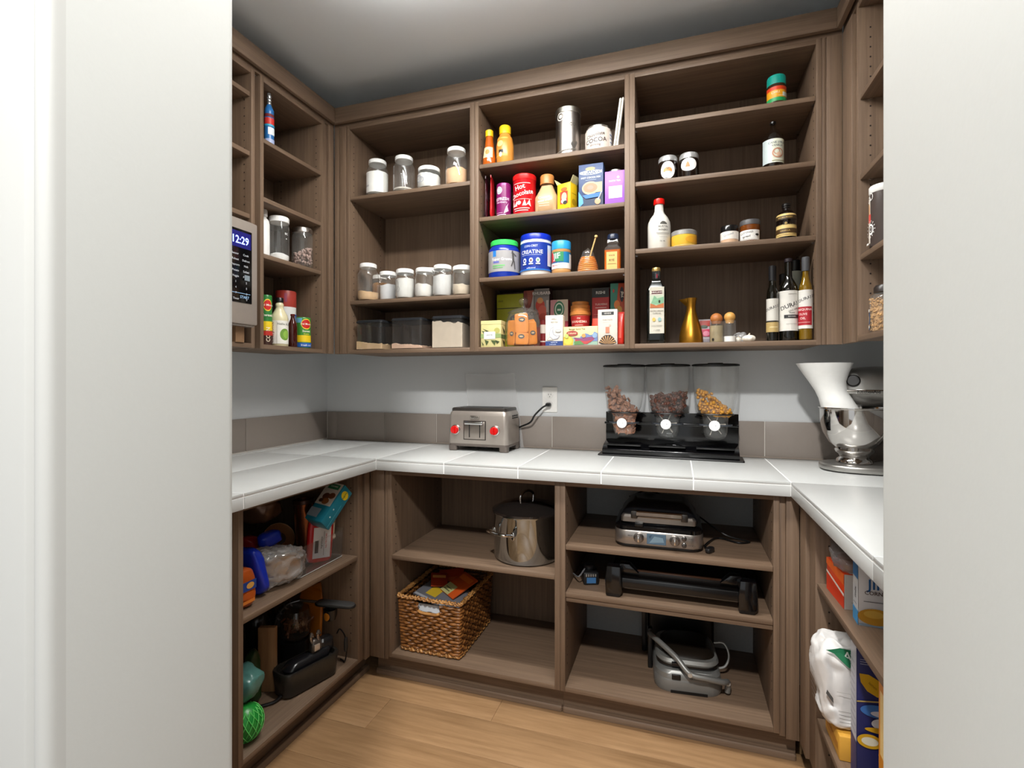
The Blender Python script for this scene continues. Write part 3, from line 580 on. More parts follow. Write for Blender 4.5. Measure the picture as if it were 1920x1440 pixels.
MB().rr(w*1.01, w*.81, w*.13, [(h*.56, 0), (h*.62, .001), (h*.68, w*.16), (h*.71, w*.20), (h*.76, w*.12), (h*.84, w*.16), (h*.87, w*.18)], cap=(0, 0)).build('bottle_glass', GLASS, t)
lathe('cap', [(w*.3, h*.855), (w*.36, h*.86), (w*.36, h*.97), (w*.32, h), (0, h)], P('1b2740', .35), t)
prints(t, flat(-w*.41), w, h, [('r', -.36, .30, .03, .5, 'e3bb74'), ('t', 'KNOB', -.03, .40, .055, '4a2c14'), ('t', 'RYE', -.03, .27, .085, '4a2c14'), ('r', -.28, .22, .17, .18, '7a4a22')])
# ------------------------------------------------------------------ wall cabinet two, bottom: teas
z = ZB+.0005; FY = 2.085; MYb = 2.165; BY = 2.25
carton('tea_box', 'lime green tea box with dark oval emblem at the back', 'box', 931.5, 981, 551.5, BY, z, .06, 'a3a41e', [('r', -.5, .5, .735, .75, '3a3c14'), ('e', .2, .55, .2, .07, '2f2f22'), ('t', 'tazo', .2, .55, .07, 'b9bd60'), ('t', 'zest', -.35, .88, .06, '6f7018')])
carton('picture_box', 'small box with brown picture behind the tea jar', 'box', 982, 1001, 545, BY, z, .05, 'b7b1aa', [('p', [(-.5, 1), (.5, 1), (.2, .72), (-.2, .66), (-.5, .8)], '7c2d20'), ('p', [(-.2, 1), (.5, 1), (.3, .8), (.0, .74)], '9a4a34'), ('t', 'CO', .1, .6, .1, '2c2a28')])
carton('picture_box', 'grey box with red fruit picture beside the brown picture box', 'box', 1001.5, 1030, 541, BY-.01, z, .06, '8f8a86', [('r', -.5, .45, .86, .97, '74706c'), ('t', 'RHUBARB', -.03, .92, .07, 'e8e4de'), ('e', -.1, .72, .3, .1, 'c9402a'), ('e', .05, .62, .28, .1, 'd6604a'), ('e', -.1, .8, .2, .05, 'd99a5c'), ('e', .1, .5, .3, .09, 'b9442c'), ('r', .3, .45, .6, .8, 'c9c4be'), ('r', -.5, .5, .02, .36, '8e2420')], sspecs=[('r', -.5, .5, 0, 1, '4a2c2a')])
carton('tea_box', 'crimson herbal tea box with round green seal', 'box', 1032, 1065, 562, BY-.02, z, .055, 'b8364a', [('r', -.5, .5, .55, 1, 'd9c8b4'), ('p', [(-.5, 1), (-.1, 1), (-.3, .7), (-.5, .6)], 'c98a90'), ('e', 0, .80, .30, .17, '2f7a58'), ('o', 0, .80, .24, .135, 'd5e4d4'), ('r', -.1, .1, .77, .81, 'd5e4d4'), ('t', 'ORGANIC', 0, .58, .05, '8e2030'), ('t', 'CLASSIC', -.05, .48, .06, 'f0d4d8'), ('r', -.5, .5, 0, .12, '6a1420')])
X, r, h = cyl_at(1069, 1107.5, 565, 2.22, z)
t = thing('paper_cup', 'terracotta takeaway cup with orange ribbed lid', 'cup', (X, 2.22, z))
pf = [(r*.66, 0), (r*.95, h*.70)]
lathe('cup', [(0, 0)]+pf+[(r*.95, h*.72)], P('b06a48', .5), t)
lathe('lid', [(r*.95, h*.70), (r*1.02, h*.71), (r*1.02, h*.77), (r*.96, h*.78), (r*.98, h*.84), (r*.92, h*.85), (r*.93, h*.92), (r*.82, h*.93), (r*.82, h), (0, h)], P('cc8440', .5), t)
prints(t, rev(prof_r(pf)), 2*r, h, [('r', -.9, .9, .42, .68, 'b02a2a'), ('t', 'JAVAHEIMA', 0, .55, .075, 'f3dcd0'), ('t', 'chai', 0, .63, .05, 'f3dcd0'), ('r', -.2, .2, .47, .48, 'f3dcd0'), ('r', -.04, .04, .2, .26, 'e6c9b0')])
carton('tea_box', 'red and black tea box lettered at its top, near right', 'box', 1110, 1142, 540, BY-.03, z, .06, 'b83a3a', [('r', -.5, .5, .84, 1, '20211f'), ('t', 'RISHI', 0, .92, .07, 'dfe0da'), ('t', 'TURMERIC', .05, .72, .045, 'f0d0c8'), ('r', -.3, .35, .66, .67, 'f0d0c8'), ('r', -.4, .4, .55, .555, 'e09a90'), ('r', -.4, .4, .5, .505, 'e09a90'), ('p', [(-.5, .40), (.1, .40), (-.4, .28), (-.5, .28)], 'd8381c')])
carton('tea_box', 'teal and orange illustrated tea box by the right divider', 'box', 1144.5, 1172, 531, BY-.045, z, .055, 'c4512f', [('p', [(-.5, 1), (.05, 1), (-.1, .6), (-.5, .5)], '3d8a76'), ('e', -.05, .66, .2, .07, 'e8893a'), ('e', .1, .58, .2, .06, 'd6a03a'), ('p', [(-.4, .5), (.0, .6), (-.05, .5), (-.3, .44)], '7a3a5c'), ('e', .28, .82, .14, .12, '26222c'), ('t', 'yogi', .28, .82, .06, 'f0e6d4', 90), ('e', -.28, .88, .06, .03, 'd84a3a')], sspecs=[('r', -.5, .5, 0, 1, 'b0442c')])
# front row
t, w, d, h = carton('tea_tin', 'cream tea tin with leaf drawing and pale label', 'tin', 901.5, 939.5, 601, FY, z, .062, 'cfc78c', [('p', [(-.45, .62), (-.1, .56), (-.35, .5)], '55603a'), ('p', [(-.4, .70), (-.2, .58), (-.1, .6)], '3f4a2c'), ('e', .3, .62, .14, .1, 'b9b464'), ('r', -.5, .5, .35, .5, '8fa468'), ('r', -.34, .22, .30, .58, 'dadcd8'), ('t', 'green tea', -.06, .46, .06, '6a6c66'), ('p', [(-.3, .28), (-.22, .06), (-.1, .22)], '42502e'), ('p', [(.0, .26), (.2, .06), (.26, .24)], '4a5a30'), ('p', [(.22, .26), (.44, .2), (.3, .12)], '38462a'), ('p', [(-.45, .22), (-.34, .1), (-.4, .06)], '42502e')], bevel=.002)
MB().rr(w+.002, d+.002, .004, [(h*.86, 0), (h*.99, 0), (h, .002)]).build('lid', P('dcd398', .45), t)
prints(t, side(w/2), d, h, [('r', -.5, .5, .32, .48, '4f6a44'), ('p', [(-.3, .8), (.3, .6), (.1, .5)], '3a4428'), ('p', [(-.3, .3), (.3, .2), (.1, .05)], '3a4428')])
X, r, h = cyl_at(948.5, 1014, 582, 2.155, z)
t = thing('cookie_jar', 'round glass jar of orange tea sachets with knobbed lid', 'jar', (X, 2.155, z))
lathe('jar_glass', [(0, .002), (r*.86, .001), (r*.96, .01), (r, .03), (r, h*.62), (r*.96, h*.78), (r*.86, h*.9), (r*.8, h*.94), (r*.8, h*.97)], GLASS, t, 48, sharp=60)
l = lathe('lid', [(r*.88, h*.95), (r*.9, h*.97), (r*.84, h*1.0), (r*.6, h*1.06), (r*.3, h*1.11), (r*.12, h*1.13), (r*.1, h*1.18), (r*.2, h*1.22), (r*.27, h*1.29), (r*.24, h*1.36), (r*.12, h*1.41), (0, h*1.42)], GLASS, t, 48, sharp=60)
rnd = random.Random(5)
for i, (ax, ay, az, rz, tl, ww, hh) in enumerate(((-.62, -.35, .02, -.5, .05, .05, .74), (.10, -.62, .34, .05, -.03, .062, .58), (.12, -.66, .02, .0, .04, .060, .34), (.62, -.30, .03, .6, -.08, .05, .68), (-.2, .1, .02, .2, .04, .062, .80), (.35, .25, .02, -.4, -.04, .062, .78), (-.45, .3, .02, .9, .02, .055, .7))):
    s = MB().pillow(ww, .008, hh*h*.95, .25, .3, .0012, 60, i, 20, 10, M=T(ax*r, ay*r, az*h+.006, 0, tl, rz)).build('sachet', P('d9842c', .4), t, 0, 70)
    if i < 4:
        prints(s, lambda x, zz, e: (x, -.0045-e, zz), ww, hh*h*.95, [('e', (.12, .05, -.05, .1)[i], (.46, .68, .70, .5)[i], .24, .11/hh*.6, '4c4f52'), ('e', (.12, .05, -.05, .1)[i], (.46, .68, .70, .5)[i], .15, .04/hh*.6, 'c9ae86')], M=T(ax*r, ay*r, az*h+.006, 0, tl, rz))
t, r_, h_ = canister('spice_tin', 'dark red tin just showing behind the tea jar', 'tin', 1011, 1027, 598, 2.23, z, [('tin', [(0, 0), (1, 0), (1, .97), (0, 1)], P('7a1c20', .4))], [('r', -.3, .6, .5, .8, 'd9cfc4'), ('r', -.3, .6, .2, .24, 'e0d6ca')])
carton('sleep_tea_box', 'white tea box with crescent moon and navy base', 'box', 1022.5, 1055, 591, FY, z, .05, 'e3ddd2', [('r', -.5, .5, 0, .15, '27407c'), ('t', 'bedtime tea', 0, .11, .045, 'dfe6f4'), ('t', '2 trial packs', -.08, .045, .045, 'dfe6f4'), ('t', 'WELL', 0, .87, .07, '8a8378'), ('t', 'RESTED', .02, .77, .07, '8a8378'), ('r', -.3, .3, .68, .685, 'a9a298'), ('p', [(-.02, .62), (-.2, .56), (-.28, .42), (-.24, .28), (-.05, .2), (.2, .22), (.36, .34), (.16, .32), (-.02, .38), (-.06, .5)], 'a8a9b4'), ('p', [(-.02, .6), (-.18, .55), (-.25, .42), (-.22, .3), (-.05, .22), (.18, .24), (.3, .31), (.12, .3), (-.05, .36), (-.1, .48)], 'ded9d6'), ('e', .24, .48, .17, .045, 'b2b0ae'), ('e', .24, .48, .14, .03, 'e0dad0'), ('p', [(-.42, .18), (-.25, .3), (-.05, .2), (-.05, .18)], 'b2aca4'), ('p', [(-.36, .19), (-.25, .27), (-.1, .2)], 'e3ddd2')], rz=.03)
carton('fruit_tea_box', 'low yellow tea box with colourful fruit scene', 'box', 1056.5, 1120.5, 612, FY, z, .07, 'e8d79a', [('t', 'Bengal Spice Tea', -.1, .86, .13, '6b5b3c'), ('r', -.5, .5, 0, .42, '8fae9c'), ('p', [(-.5, 0), (-.5, .45), (-.3, .5), (-.2, .3), (-.22, 0)], 'd8b13a'), ('e', -.36, .26, .12, .22, 'e2c552'), ('p', [(.0, .45), (.15, .62), (.3, .55), (.42, .7), (.5, .6), (.5, .2), (.0, .2)], '6f86b8'), ('p', [(-.2, .42), (.0, .36), (.5, .48), (.3, .14), (-.1, .14)], '8a4a72'), ('p', [(-.15, .3), (.15, .2), (.42, .3), (.2, .05), (-.15, .05)], 'b8484a'), ('p', [(-.18, .2), (.0, .24), (.12, .04), (-.18, .02)], '5f8a52'), ('e', .3, .64, .08, .12, 'e6d9a0'), ('e', .42, .5, .07, .14, '8aa8c8'), ('e', -.24, .64, .17, .14, 'a8443e'), ('t', 'Celestial', -.24, .64, .13, 'f0ddb8'), ('e', -.4, .5, .06, .12, 'b7c46a'), ('e', .1, .5, .06, .1, 'e09a5a')])
carton('shell_biscuit_box', 'tall white biscuit box with brown scallop shell', 'box', 1121, 1157.5, 580, FY, z, .05, 'd8cfc4', [('r', -.3, .32, .84, .93, '3c3f42'), ('t', 'GENEVE', 0, .885, .055, 'e8e4dc'), ('t', 'PURE TASTE', 0, .7, .05, '9a8f84'), ('r', -.25, .25, .63, .635, 'b3a99e'), ('e', .12, .55, .06, .03, 'e7c0ae'), ('r', -.1, .1, .33, .5, 'd8866a'), ('p', [(-.45, .06), (-.3, .2), (-.12, .27), (.14, .27), (.32, .19), (.46, .05), (.3, .01), (-.3, .01)], '2e2420')]+[('p', [(-.05+.008*k, .015), (.33*cos(pi*(k+.5)/9+.0)*-1.25, .04+.21*sin(pi*(k+.5)/9)), (.33*cos(pi*(k+.95)/9)*-1.25, .04+.21*sin(pi*(k+.95)/9))], 'c79a66') for k in range(9)])
pouch('foil_pouch', 'crumpled red foil pouch at the right end of the teas', 1156.5, 1171, 585, 2.12, z, 'c42a1c', [('r', -.2, .1, .2, .7, 'd84a30')], d=.03)
carton('red_tea_box', 'small orange red box peeking between tea box and shell box', 'box', 1111, 1124, 597, 2.15, z, .04, 'd43a1e', [('r', -.5, .5, .55, .7, 'e8734a'), ('r', -.5, .5, .3, .34, '8e1c12')])
# ------------------------------------------------------------------ wall cabinet three
za, zb, zd = Z3[2]+.0005, Z3[1]+.0005, Z3[0]+.0005; z = ZB+.0005
t, r, h = canister('spice_jar', 'small spice jar with ribbed turquoise cap, alone on the top shelf', 'jar', 1437, 1474, 139, 2.13, za,
    [('jar', [(0, 0), (.93, 0), (1, .05), (1, .6), (.96, .68), (.9, .74)], P('3a2a1c', .15)), ('cap', [(.9, .70), (.95, .71), (.95, .97), (.9, 1), (0, 1)], P('12a494', .4))],
    [('r', -.85, .85, .12, .60, 'e8a21c'), ('r', -.85, .85, .48, .60, 'd8401a'), ('r', -.85, .85, .12, .24, '1f9a54'), ('r', .12, .55, .27, .4, 'd9e2da'), ('r', -.1, .5, .28, .29, 'f4f0dc'), ('t', 'CHILI', -.25, .4, .1, 'f6e8c0')], rz=.25)
mb = MB()
for k in range(40): mb.box(-.0007, .0007, -.0008, 0, .73*h, .95*h, T(.95*r*sin(2*pi*k/40), -.95*r*cos(2*pi*k/40), 0, 0, 0, 2*pi*k/40))
mb.build('cap_ribs', P('0f9586', .4), t)['kind'] = 'stuff'
def jam(label, u0, u1, vt, specs, rz=0):
    return canister('jam_jar', label, 'jar', u0, u1, vt, 2.125, zb, [('jar', [(0, 0), (.92, 0), (1, .06), (1, .66), (.94, .76), (.92, .8)], P('1c120d', .08, 0, .7)), ('lid', [(.92, .77), (.98, .78), (.98, .93), (.93, .97), (.9, .97), (.88, 1), (0, 1)], P('b9b9b8', .3, .55))], specs, 'jam jars with metal lids', rz)
jam('dark jam jar with metal lid and tall white oval label', 1234, 1270.5, 291, [('e', 0, .38, .38, .36, 'eceae6'), ('e', 0, .36, .22, .14, 'd98c4c'), ('e', 0, .28, .2, .06, 'a9b7bd'), ('p', [(-.1, .5), (0, .44), (.1, .5), (.04, .42), (-.04, .42)], '55504a')])
jam('dark jam jar with metal lid and slanted white label', 1273, 1310.5, 285, [('e', -.08, .5, .42, .26, 'ecebe8'), ('p', [(-.5, .5), (-.35, .62), (.1, .38), (-.3, .3)], 'ecebe8'), ('p', [(-.24, .4), (.0, .4), (-.06, .56), (-.12, .62), (-.18, .56)], 'dc7a42')], .1)
X, r, h = cyl_at(1429, 1469.5, 222, 2.13, zb)
t = thing('vanilla_bottle', 'clear flask bottle with cream label and black top', 'bottle', (X, 2.13, zb), .15)
pf = [(0, 0), (r*.9, 0), (r, .006), (r, h*.55), (r*.9, h*.68), (r*.55, h*.80), (r*.25, h*.86), (r*.22, h*.95), (r*.27, h*.955), (r*.27, h*.975)]
lathe('bottle_glass', pf, glass('smoky_glass', (.62, .58, .55), 1.2, .04, .08), t, sharp=60)
lathe('liquid', [(0, .004), (r*.86, .004), (r*.93, .01), (r*.93, h*.17), (0, h*.17)], P('2a1a10', .1), t)
lathe('stopper', [(r*.2, h*.95), (r*.3, h*.955), (r*.3, h*.99), (r*.2, h), (0, h)], BLACK, t)
prints(t, rev(lambda q: r), 2*r, h, [('r', -.75, .62, .10, .58, 'd9dccb'), ('r', -.75, -.3, .10, .58, 'b9c4c4'), ('t', 'CANE SYRUP', .06, .50, .06, '5d6a6c'), ('t', 'VANILLA', .06, .44, .055, '5d6a6c'), ('o', .08, .29, .28, .1, 'c08a70'), ('o', .02, .32, .15, .06, 'c08a70'), ('e', .12, .26, .12, .04, 'd8b49a'), ('r', -.2, .5, .13, .145, 'a8a488')])
# third shelf
t, r, h = canister('white_bottle', 'white ceramic bottle with bright red wax cap', 'bottle', 1214, 1257.5, 368, 2.13, zd,
    [('bottle', [(0, 0), (.94, 0), (.98, .015), (1, .45), (.96, .53), (.78, .62), (.5, .70), (.40, .76), (.37, .88), (.4, .9)], P('dedbd3', .16, 0, .5, .4)), ('cap', [(.42, .88), (.47, .89), (.49, .92), (.46, .985), (.36, 1), (0, 1)], P('d8150e', .25))],
    [('p', [(.05, .455), (.08, .49), (.16, .515), (.26, .51), (.36, .48), (.38, .455)], '55544f'), ('t', 'AUSTIN', .2, .41, .055, '55534f'), ('t', 'WINERY', .2, .345, .05, '55534f'), ('r', -.1, .5, .285, .292, '77756f'), ('r', -.06, .46, .262, .268, '77756f'), ('r', .02, .4, .21, .214, '8a8882'), ('t', '750  ML', .16, .13, .03, '66645f')])
canister('mustard_tin', 'low yellow tin with silver lid beside the white bottle', 'tin', 1258, 1306.5, 430, 2.135, zd,
    [('body', [(0, 0), (.98, 0), (1, .03), (1, .70), (.98, .72)], P('e0b23a', .3)), ('lid', [(1, .70), (1.02, .71), (1.02, .93), (.97, .97), (.9, 1), (0, .98)], P('b9b8b6', .3, .6))], [('r', -.9, .9, .08, .10, 'f4e4b0'), ('e', .35, .4, .3, .2, 'd69a24')])
canister('cream_jar', 'tiny cosmetic style jar with black lid and white label', 'jar', 1351, 1384.5, 422, 2.13, zd,
    [('jar', [(0, 0), (.96, 0), (1, .04), (1, .66)], P('c9a386', .3)), ('lid', [(1, .65), (1.0, .66), (1.0, .95), (.95, 1), (0, 1)], P('151414', .15))], [('r', -1.2, .95, .24, .66, 'e6e0d8'), ('t', 'Ground', -.1, .48, .16, '8a8f94', 14), ('r', -.7, .6, .05, .21, 'cda98a'), ('r', -1.2, -.72, .02, .66, 'e6e0d8')])
canister('spread_jar', 'brown spread jar with grey lid and white paper label', 'jar', 1387, 1425.5, 411, 2.13, zd,
    [('jar', [(0, 0), (.96, 0), (1, .04), (1, .78)], P('6d3a14', .12)), ('lid', [(1, .77), (1.02, .78), (1.02, .95), (.97, 1), (0, 1)], P('4c4b4d', .5))], [('r', -.95, .5, .02, .52, 'e9e7e3'), ('t', 'CUTTINGS', -.25, .40, .12, '3c3b39', 6), ('t', 'spread', -.25, .24, .13, '4a4946', 6), ('e', .3, .30, .1, .05, '2a2928'), ('r', -.6, .1, .12, .13, '8a8884'), ('r', .54, .95, .02, .5, '3c2a1c')])
t, r, h = canister('vanilla_bottle', 'dark brown apothecary bottle with yellow banded label', 'bottle', 1455, 1493.5, 378, 2.13, zd,
    [('bottle', [(0, 0), (.95, 0), (1, .02), (1, .62), (.93, .70), (.7, .77), (.42, .81), (.36, .86), (.4, .88)], P('120b08', .08, 0, .7)), ('cap', [(.38, .87), (.44, .88), (.44, .91), (.38, .92), (.46, .93), (.46, .98), (.4, 1), (0, 1)], P('1a1716', .25))],
    [('r', -1.1, .72, .07, .66, 'dcc07c'), ('r', -1.0, .6, .53, .63, '3c2c16'), ('t', 'NIELSEN-MASSEY', -.2, .58, .05, 'c9a860'), ('e', -.2, .655, .66, .03, 'dcc07c'), ('r', -1.0, .6, .16, .28, '4a3418'), ('t', 'VANILLA', -.2, .22, .06, 'c9a860'), ('p', [(-.24, .42), (-.16, .46), (-.08, .42), (-.16, .38)], 'a68a4c'), ('r', -.7, .3, .11, .12, '8a6a34')], rz=.1)
# bottom of cabinet three
X, r, h = cyl_at(1211.5, 1249.5, 500, 2.13, z); w = 1.9*r
t = thing('olive_oil_bottle', 'tall square olive oil bottle with gold cap', 'bottle', (X, 2.125, z), .04)
MB().rr(w, w, w*.16, [(0, .003), (.004, 0), (h*.13, .0015), (h*.17, 0), (h*.66, 0), (h*.73, w*.06), (h*.80, w*.24), (h*.83, w*.285), (h*.95, w*.29)]).build('bottle', BLACKG, t, 0, 60)
lathe('cap', [(w*.2, h*.945), (w*.23, h*.95), (w*.23, h*.985), (w*.2, h), (0, h)], P('b99a5c', .3, .6), t)
prints(t, flat(-w/2), w, h, [('r', -.34, .40, .13, .73, 'cbc6b8'), ('r', -.24, .30, .64, .68, '57222c'), ('t', 'KIRKLAND', .03, .66, .028, 'e4dfd4'), ('r', -.32, .38, .46, .62, 'b9c9b0'), ('p', [(-.3, .5), (-.1, .62), (.05, .58), (.38, .60), (.38, .5)], '7fae8a'), ('p', [(-.32, .46), (-.3, .52), (0, .49), (.38, .52), (.38, .46)], 'b86a3a'), ('e', .16, .54, .05, .02, '24301f'), ('t', 'EXTRA VIRGIN', .03, .42, .024, '77726a'), ('t', 'OLIVE OIL', .03, .39, .024, '77726a'), ('e', -.12, .31, .09, .025, 'd8b75c'), ('e', .17, .31, .09, .025, '8fb4b4'), ('t', 'COLD PRESSED', .03, .23, .02, '8a857c'), ('t', '1 LITER', .03, .17, .024, '55524c')])
prints(t, rev(lambda q: w*.215), w, h, [('r', -.28, .1, .85, .93, '2d3236'), ('r', .0, .16, .86, .91, '8e2434')])
# gold carafe with a pouring beak
X, r, h = cyl_at(1273, 1318.5, 557, 2.135, z)
t = thing('gold_carafe', 'brushed gold carafe with a pointed pouring beak', 'carafe', (X, 2.135, z))
pf = [(0, 0), (r*.97, 0), (r, .004), (r*.98, h*.16), (r*.83, h*.36), (r*.55, h*.58), (r*.40, h*.72), (r*.37, h*.82), (r*.42, h*.93), (r*.50, h)]
GOLD = P('b9832c', .3, .9)
mb = MB().lathe(pf+[(r*.46, h*.995), (r*.36, h*.85)], 48)
mb.build('body', GOLD, t, 0, 50)
v = [(-r*.25, -r*.40, h*.995), (-r*.25, r*.40, h*.995), (-r*1.05, 0, h*.985), (-r*.30, 0, h*.80), (-r*.1, -r*.36, h*.82), (-r*.1, r*.36, h*.82)]
MB().add(v, [(0, 2, 3), (1, 3, 2), (0, 3, 4), (1, 5, 3), (0, 4, 5, 1), (0, 1, 2), (4, 3, 5)]).build('beak', GOLD, t, .001, 30)
pouch('snack_bag', 'small red printed snack bag behind the pepper jar', 1309, 1334, 599, 2.20, z, 'b8b0b4', [('r', -.4, .4, .72, .95, 'a83428'), ('r', -.4, .4, .3, .6, 'c43a5a'), ('e', .1, .42, .25, .1, 'd8849a'), ('e', -.1, .7, .3, .06, '3a4a34'), ('r', -.4, .4, .08, .2, '9a949c')], d=.04, cat='bag')
def shaker(label, u0, u1, vt, ball, fill, ccol, spk=False):
    X, r, h = cyl_at(u0, u1, vt, 2.125, z); t = thing('shaker_jar', label, 'jar', (X, 2.125, z), 0, 'seasoning jars with wooden ball stoppers')
    lathe('jar_glass', [(0, .002), (r*.95, .001), (r, .004), (r, h*.70), (r*.96, h*.715)], GLASS, t, sharp=60)
    lathe('contents', [(0, .003), (r*.93, .003), (r*.95, h*fill), (0, h*fill+.002)], P(ccol, .9, 0, .2, 0, 0, .35 if spk else .05), t)
    lathe('ball_stopper', [(0, h*.62), (r*.6, h*.64)]+[(r*.88*cos(a), h-r*.85+r*.85*sin(a)) for a in [-.6+(.6+pi/2)*k/12 for k in range(13)]], P(ball, .5), t)
    if spk: prints(t, rev(lambda q: r), 2*r, h, [('e', -.28, .10, .09, .05, '1d1a16')])
shaker('spice filled glass jar with darker wooden ball stopper', 1330, 1356.5, 586, 'b06c36', .57, '9a8a68', True)
shaker('salt jar with pale wooden ball stopper, quarter full', 1356, 1380.5, 584, 'cf9a50', .2, 'eeece8')
def garlic(label, u0, u1, vt, Y):
    X, r, h = cyl_at(u0, u1, vt, Y, z); t = thing('garlic_bulb', label, 'garlic', (X, Y, z), 0, 'garlic bulbs')
    mb = MB(); n = 48; v = []; f = []; m = 14
    for j in range(m+1):
        a = pi*j/m; zz = h*.80*(1-cos(a))/2; rr = r*sin(a)**.8
        for k in range(n):
            th = 2*pi*k/n; q = rr*(1-.10*abs(cos(th*3.5))**3*sin(a)); v.append((q*cos(th), q*sin(th), zz))
    for j in range(m):
        for k in range(n): f.append((j*n+k, j*n+(k+1) % n, (j+1)*n+(k+1) % n, (j+1)*n+k))
    mb.add(v, f).build('bulb', P('e3dccf', .6), t, 0, 80)
    MB().tube([(0, 0, h*.74), (r*.05, 0, h*.88), (r*.12, 0, h)], [r*.22, r*.12, r*.08], 8).build('stem', P('d9cfba', .7), t)
garlic('whole white garlic bulb lying right of the salt jar', 1391, 1417.5, 624, 2.125)
garlic('smaller garlic clove half hidden behind the salt jar', 1377, 1391, 629, 2.155)
MB().pillow(.05, .05, .045, .8, .8, .006, 60, 3).build('plastic_bag', FILM, thing('clear_bag', 'scrap of crinkled clear plastic behind the garlic', 'plastic bag', (xat(1388, 2.20), 2.20, z+.001)), 0, 80)
def wine(label, u0, u1, vt, Y, gl, cap, capz, specs, neck=.38, liquid=None, rz=0):
    X, r, h = cyl_at(u0, u1, vt, Y, z); t = thing('oil_bottle', label, 'bottle', (X, Y, z), rz, 'tall bottles by the cabinet side')
    body = [(0, 0), (r*.94, 0), (r, .004), (r, h*.60), (r*.93, h*.66), (r*.66, h*.72), (r*neck*1.08, h*.765), (r*neck, h*.80), (r*neck, h*.95)]
    lathe('bottle', body, gl, t, sharp=60)
    lathe('capsule', [(r*neck*1.02, h*capz), (r*neck*1.14, h*capz+.001), (r*neck*1.14, h*.99), (r*neck*.95, h), (0, h)], P(cap, .4), t)
    if liquid: lathe('oil', [(0, .004), (r*.9, .004), (r*.95, .008), (r*.95, h*.60), (r*.88, h*.66), (r*.62, h*.72), (r*neck*.9, h*.78), (r*neck*.9, h*.85), (0, h*.85)], liquid, t, sharp=60)
    prints(t, rev(lambda q: r), 2*r, h, specs); return t
GG = P('0e0d08', .05, 0, .8)
wine('dark vinegar bottle with black cap and tan banded label', 1437, 1459.5, 497, 2.115, GG, '17171a', .80, [('r', -1.2, .8, .27, .56, 'cfccc4'), ('t', 'DURANT', -.05, .44, .05, '2a2826', 20), ('r', -1.2, .8, .255, .27, '2a2722'), ('r', -1.2, .8, .12, .25, 'b49a62'), ('r', -.3, .4, .18, .19, 'e0cfa0')], .56)
wine('tall dark green oil bottle with large white label, in front', 1459.5, 1496.5, 482, 2.125, GG, '241c22', .955, [('r', -1.3, 1.0, .12, .60, 'd8d5ce'), ('t', 'DURANT', .14, .43, .07, '22211f', 20), ('t', 'olive mills', .18, .37, .03, '8a867e', 20), ('r', -.1, .4, .555, .56, '8a867e'), ('r', -.3, .6, .27, .31, '2b2b2e'), ('t', 'BALSAMIC', .12, .29, .02, 'c9c6c0'), ('t', 'Aceto', .1, .335, .025, '4a4844'), ('r', -.2, .4, .2, .204, 'a8a49c')])
OILM = P('8a6a14', .08, 0, .7, .5)
wine('golden oil bottle with grey cap and red printed label', 1497, 1524, 480, 2.106, glass('pale_oil_glass', (.9, .88, .7), 1.2, .03, .06), '4b4c50', .83, [('r', -1.3, .78, .14, .60, 'd9d6d0'), ('t', 'DURANT', .0, .50, .05, '2a2826', 20), ('r', -1.1, .38, .18, .40, 'a8202c'), ('t', 'ARBEQUINA', -.3, .365, .035, 'f0d4d0'), ('t', 'OLIVE', -.3, .31, .035, 'f0d4d0'), ('t', 'OIL', -.3, .26, .04, 'f0d4d0'), ('r', -.8, .2, .21, .215, 'e8b4b0')], .5, OILM)
wine('slim bottle with cream label behind the dark vinegar bottle', 1455, 1482, 512, 2.21, GG, '111113', .84, [('r', -.9, .9, .5, .74, 'cfc8b4'), ('r', -.9, .9, .16, .4, 'cfc8b4')], .5)
wine('slim bottle with green label squeezed at the back corner', 1478, 1503, 486, 2.24, GG, '111113', .84, [('r', -.9, .9, .64, .86, 'c2cabb'), ('r', -.9, .9, .2, .5, 'cfcdc0')], .7)
# ------------------------------------------------------------------ left wall cabinet
XS = XLU-.055
def lcan(name, label, cat, u0, u1, vt, X, z, parts, specs=(), group=None, rz=pi/2-.62, part0=0, rscale=1):
    u = (u0+u1)/2; Y = yat(u, X); a = (u-960)/F; r = .5*(u1-u0)*dep(X, Y)/F/sqrt(1+a*a)*rscale; h = zat(vt, X+r*.5, Y-r*.5)-z
    t = thing(name, label, cat, (X, Y, z), rz, group)
    for n, pf, m in parts: lathe(n, [(p*r, q*h) for p, q in pf], m, t, sharp=50)
    pf = [(p*r, q*h) for p, q in parts[part0][1]]; prints(t, rev(prof_r([q for q in pf if q[0] > .3*r])), 2*r, h, specs)
    return t, r, h
z1, z2, z3, z0 = ZA[2]+.0005, ZA[1]+.0005, ZA[0]+.0005, ZUB+.0185
lcan('cleaner_bottle', 'blue and red cleaner bottle with chrome ringed neck on top shelf', 'bottle', 495, 514, 172, XLU-.036, z1,
    [('bottle', [(0, 0), (.98, 0), (1, .02), (1, .52), (.9, .58), (.98, .62), (.98, .66), (.6, .74), (.4, .78)], P('2b6fb0', .3)), ('ring_cap', [(.35, .76), (.5, .78), (.5, .82), (.42, .83), (.5, .85), (.5, .88), (.42, .89), (.5, .91), (.5, .95), (.42, .97), (.3, 1), (0, 1)], P('cfd2d4', .2, .8))],
    [('r', -1.2, 1.2, .38, .5, 'd0342c'), ('r', -1.2, 1.2, .52, .58, '7a2a2c'), ('r', -.2, .7, .18, .32, 'e6edf2'), ('r', -1.2, 1.2, .02, .1, 'a8b4d8'), ('r', -1.2, 1.2, .34, .375, '35a5c9')])
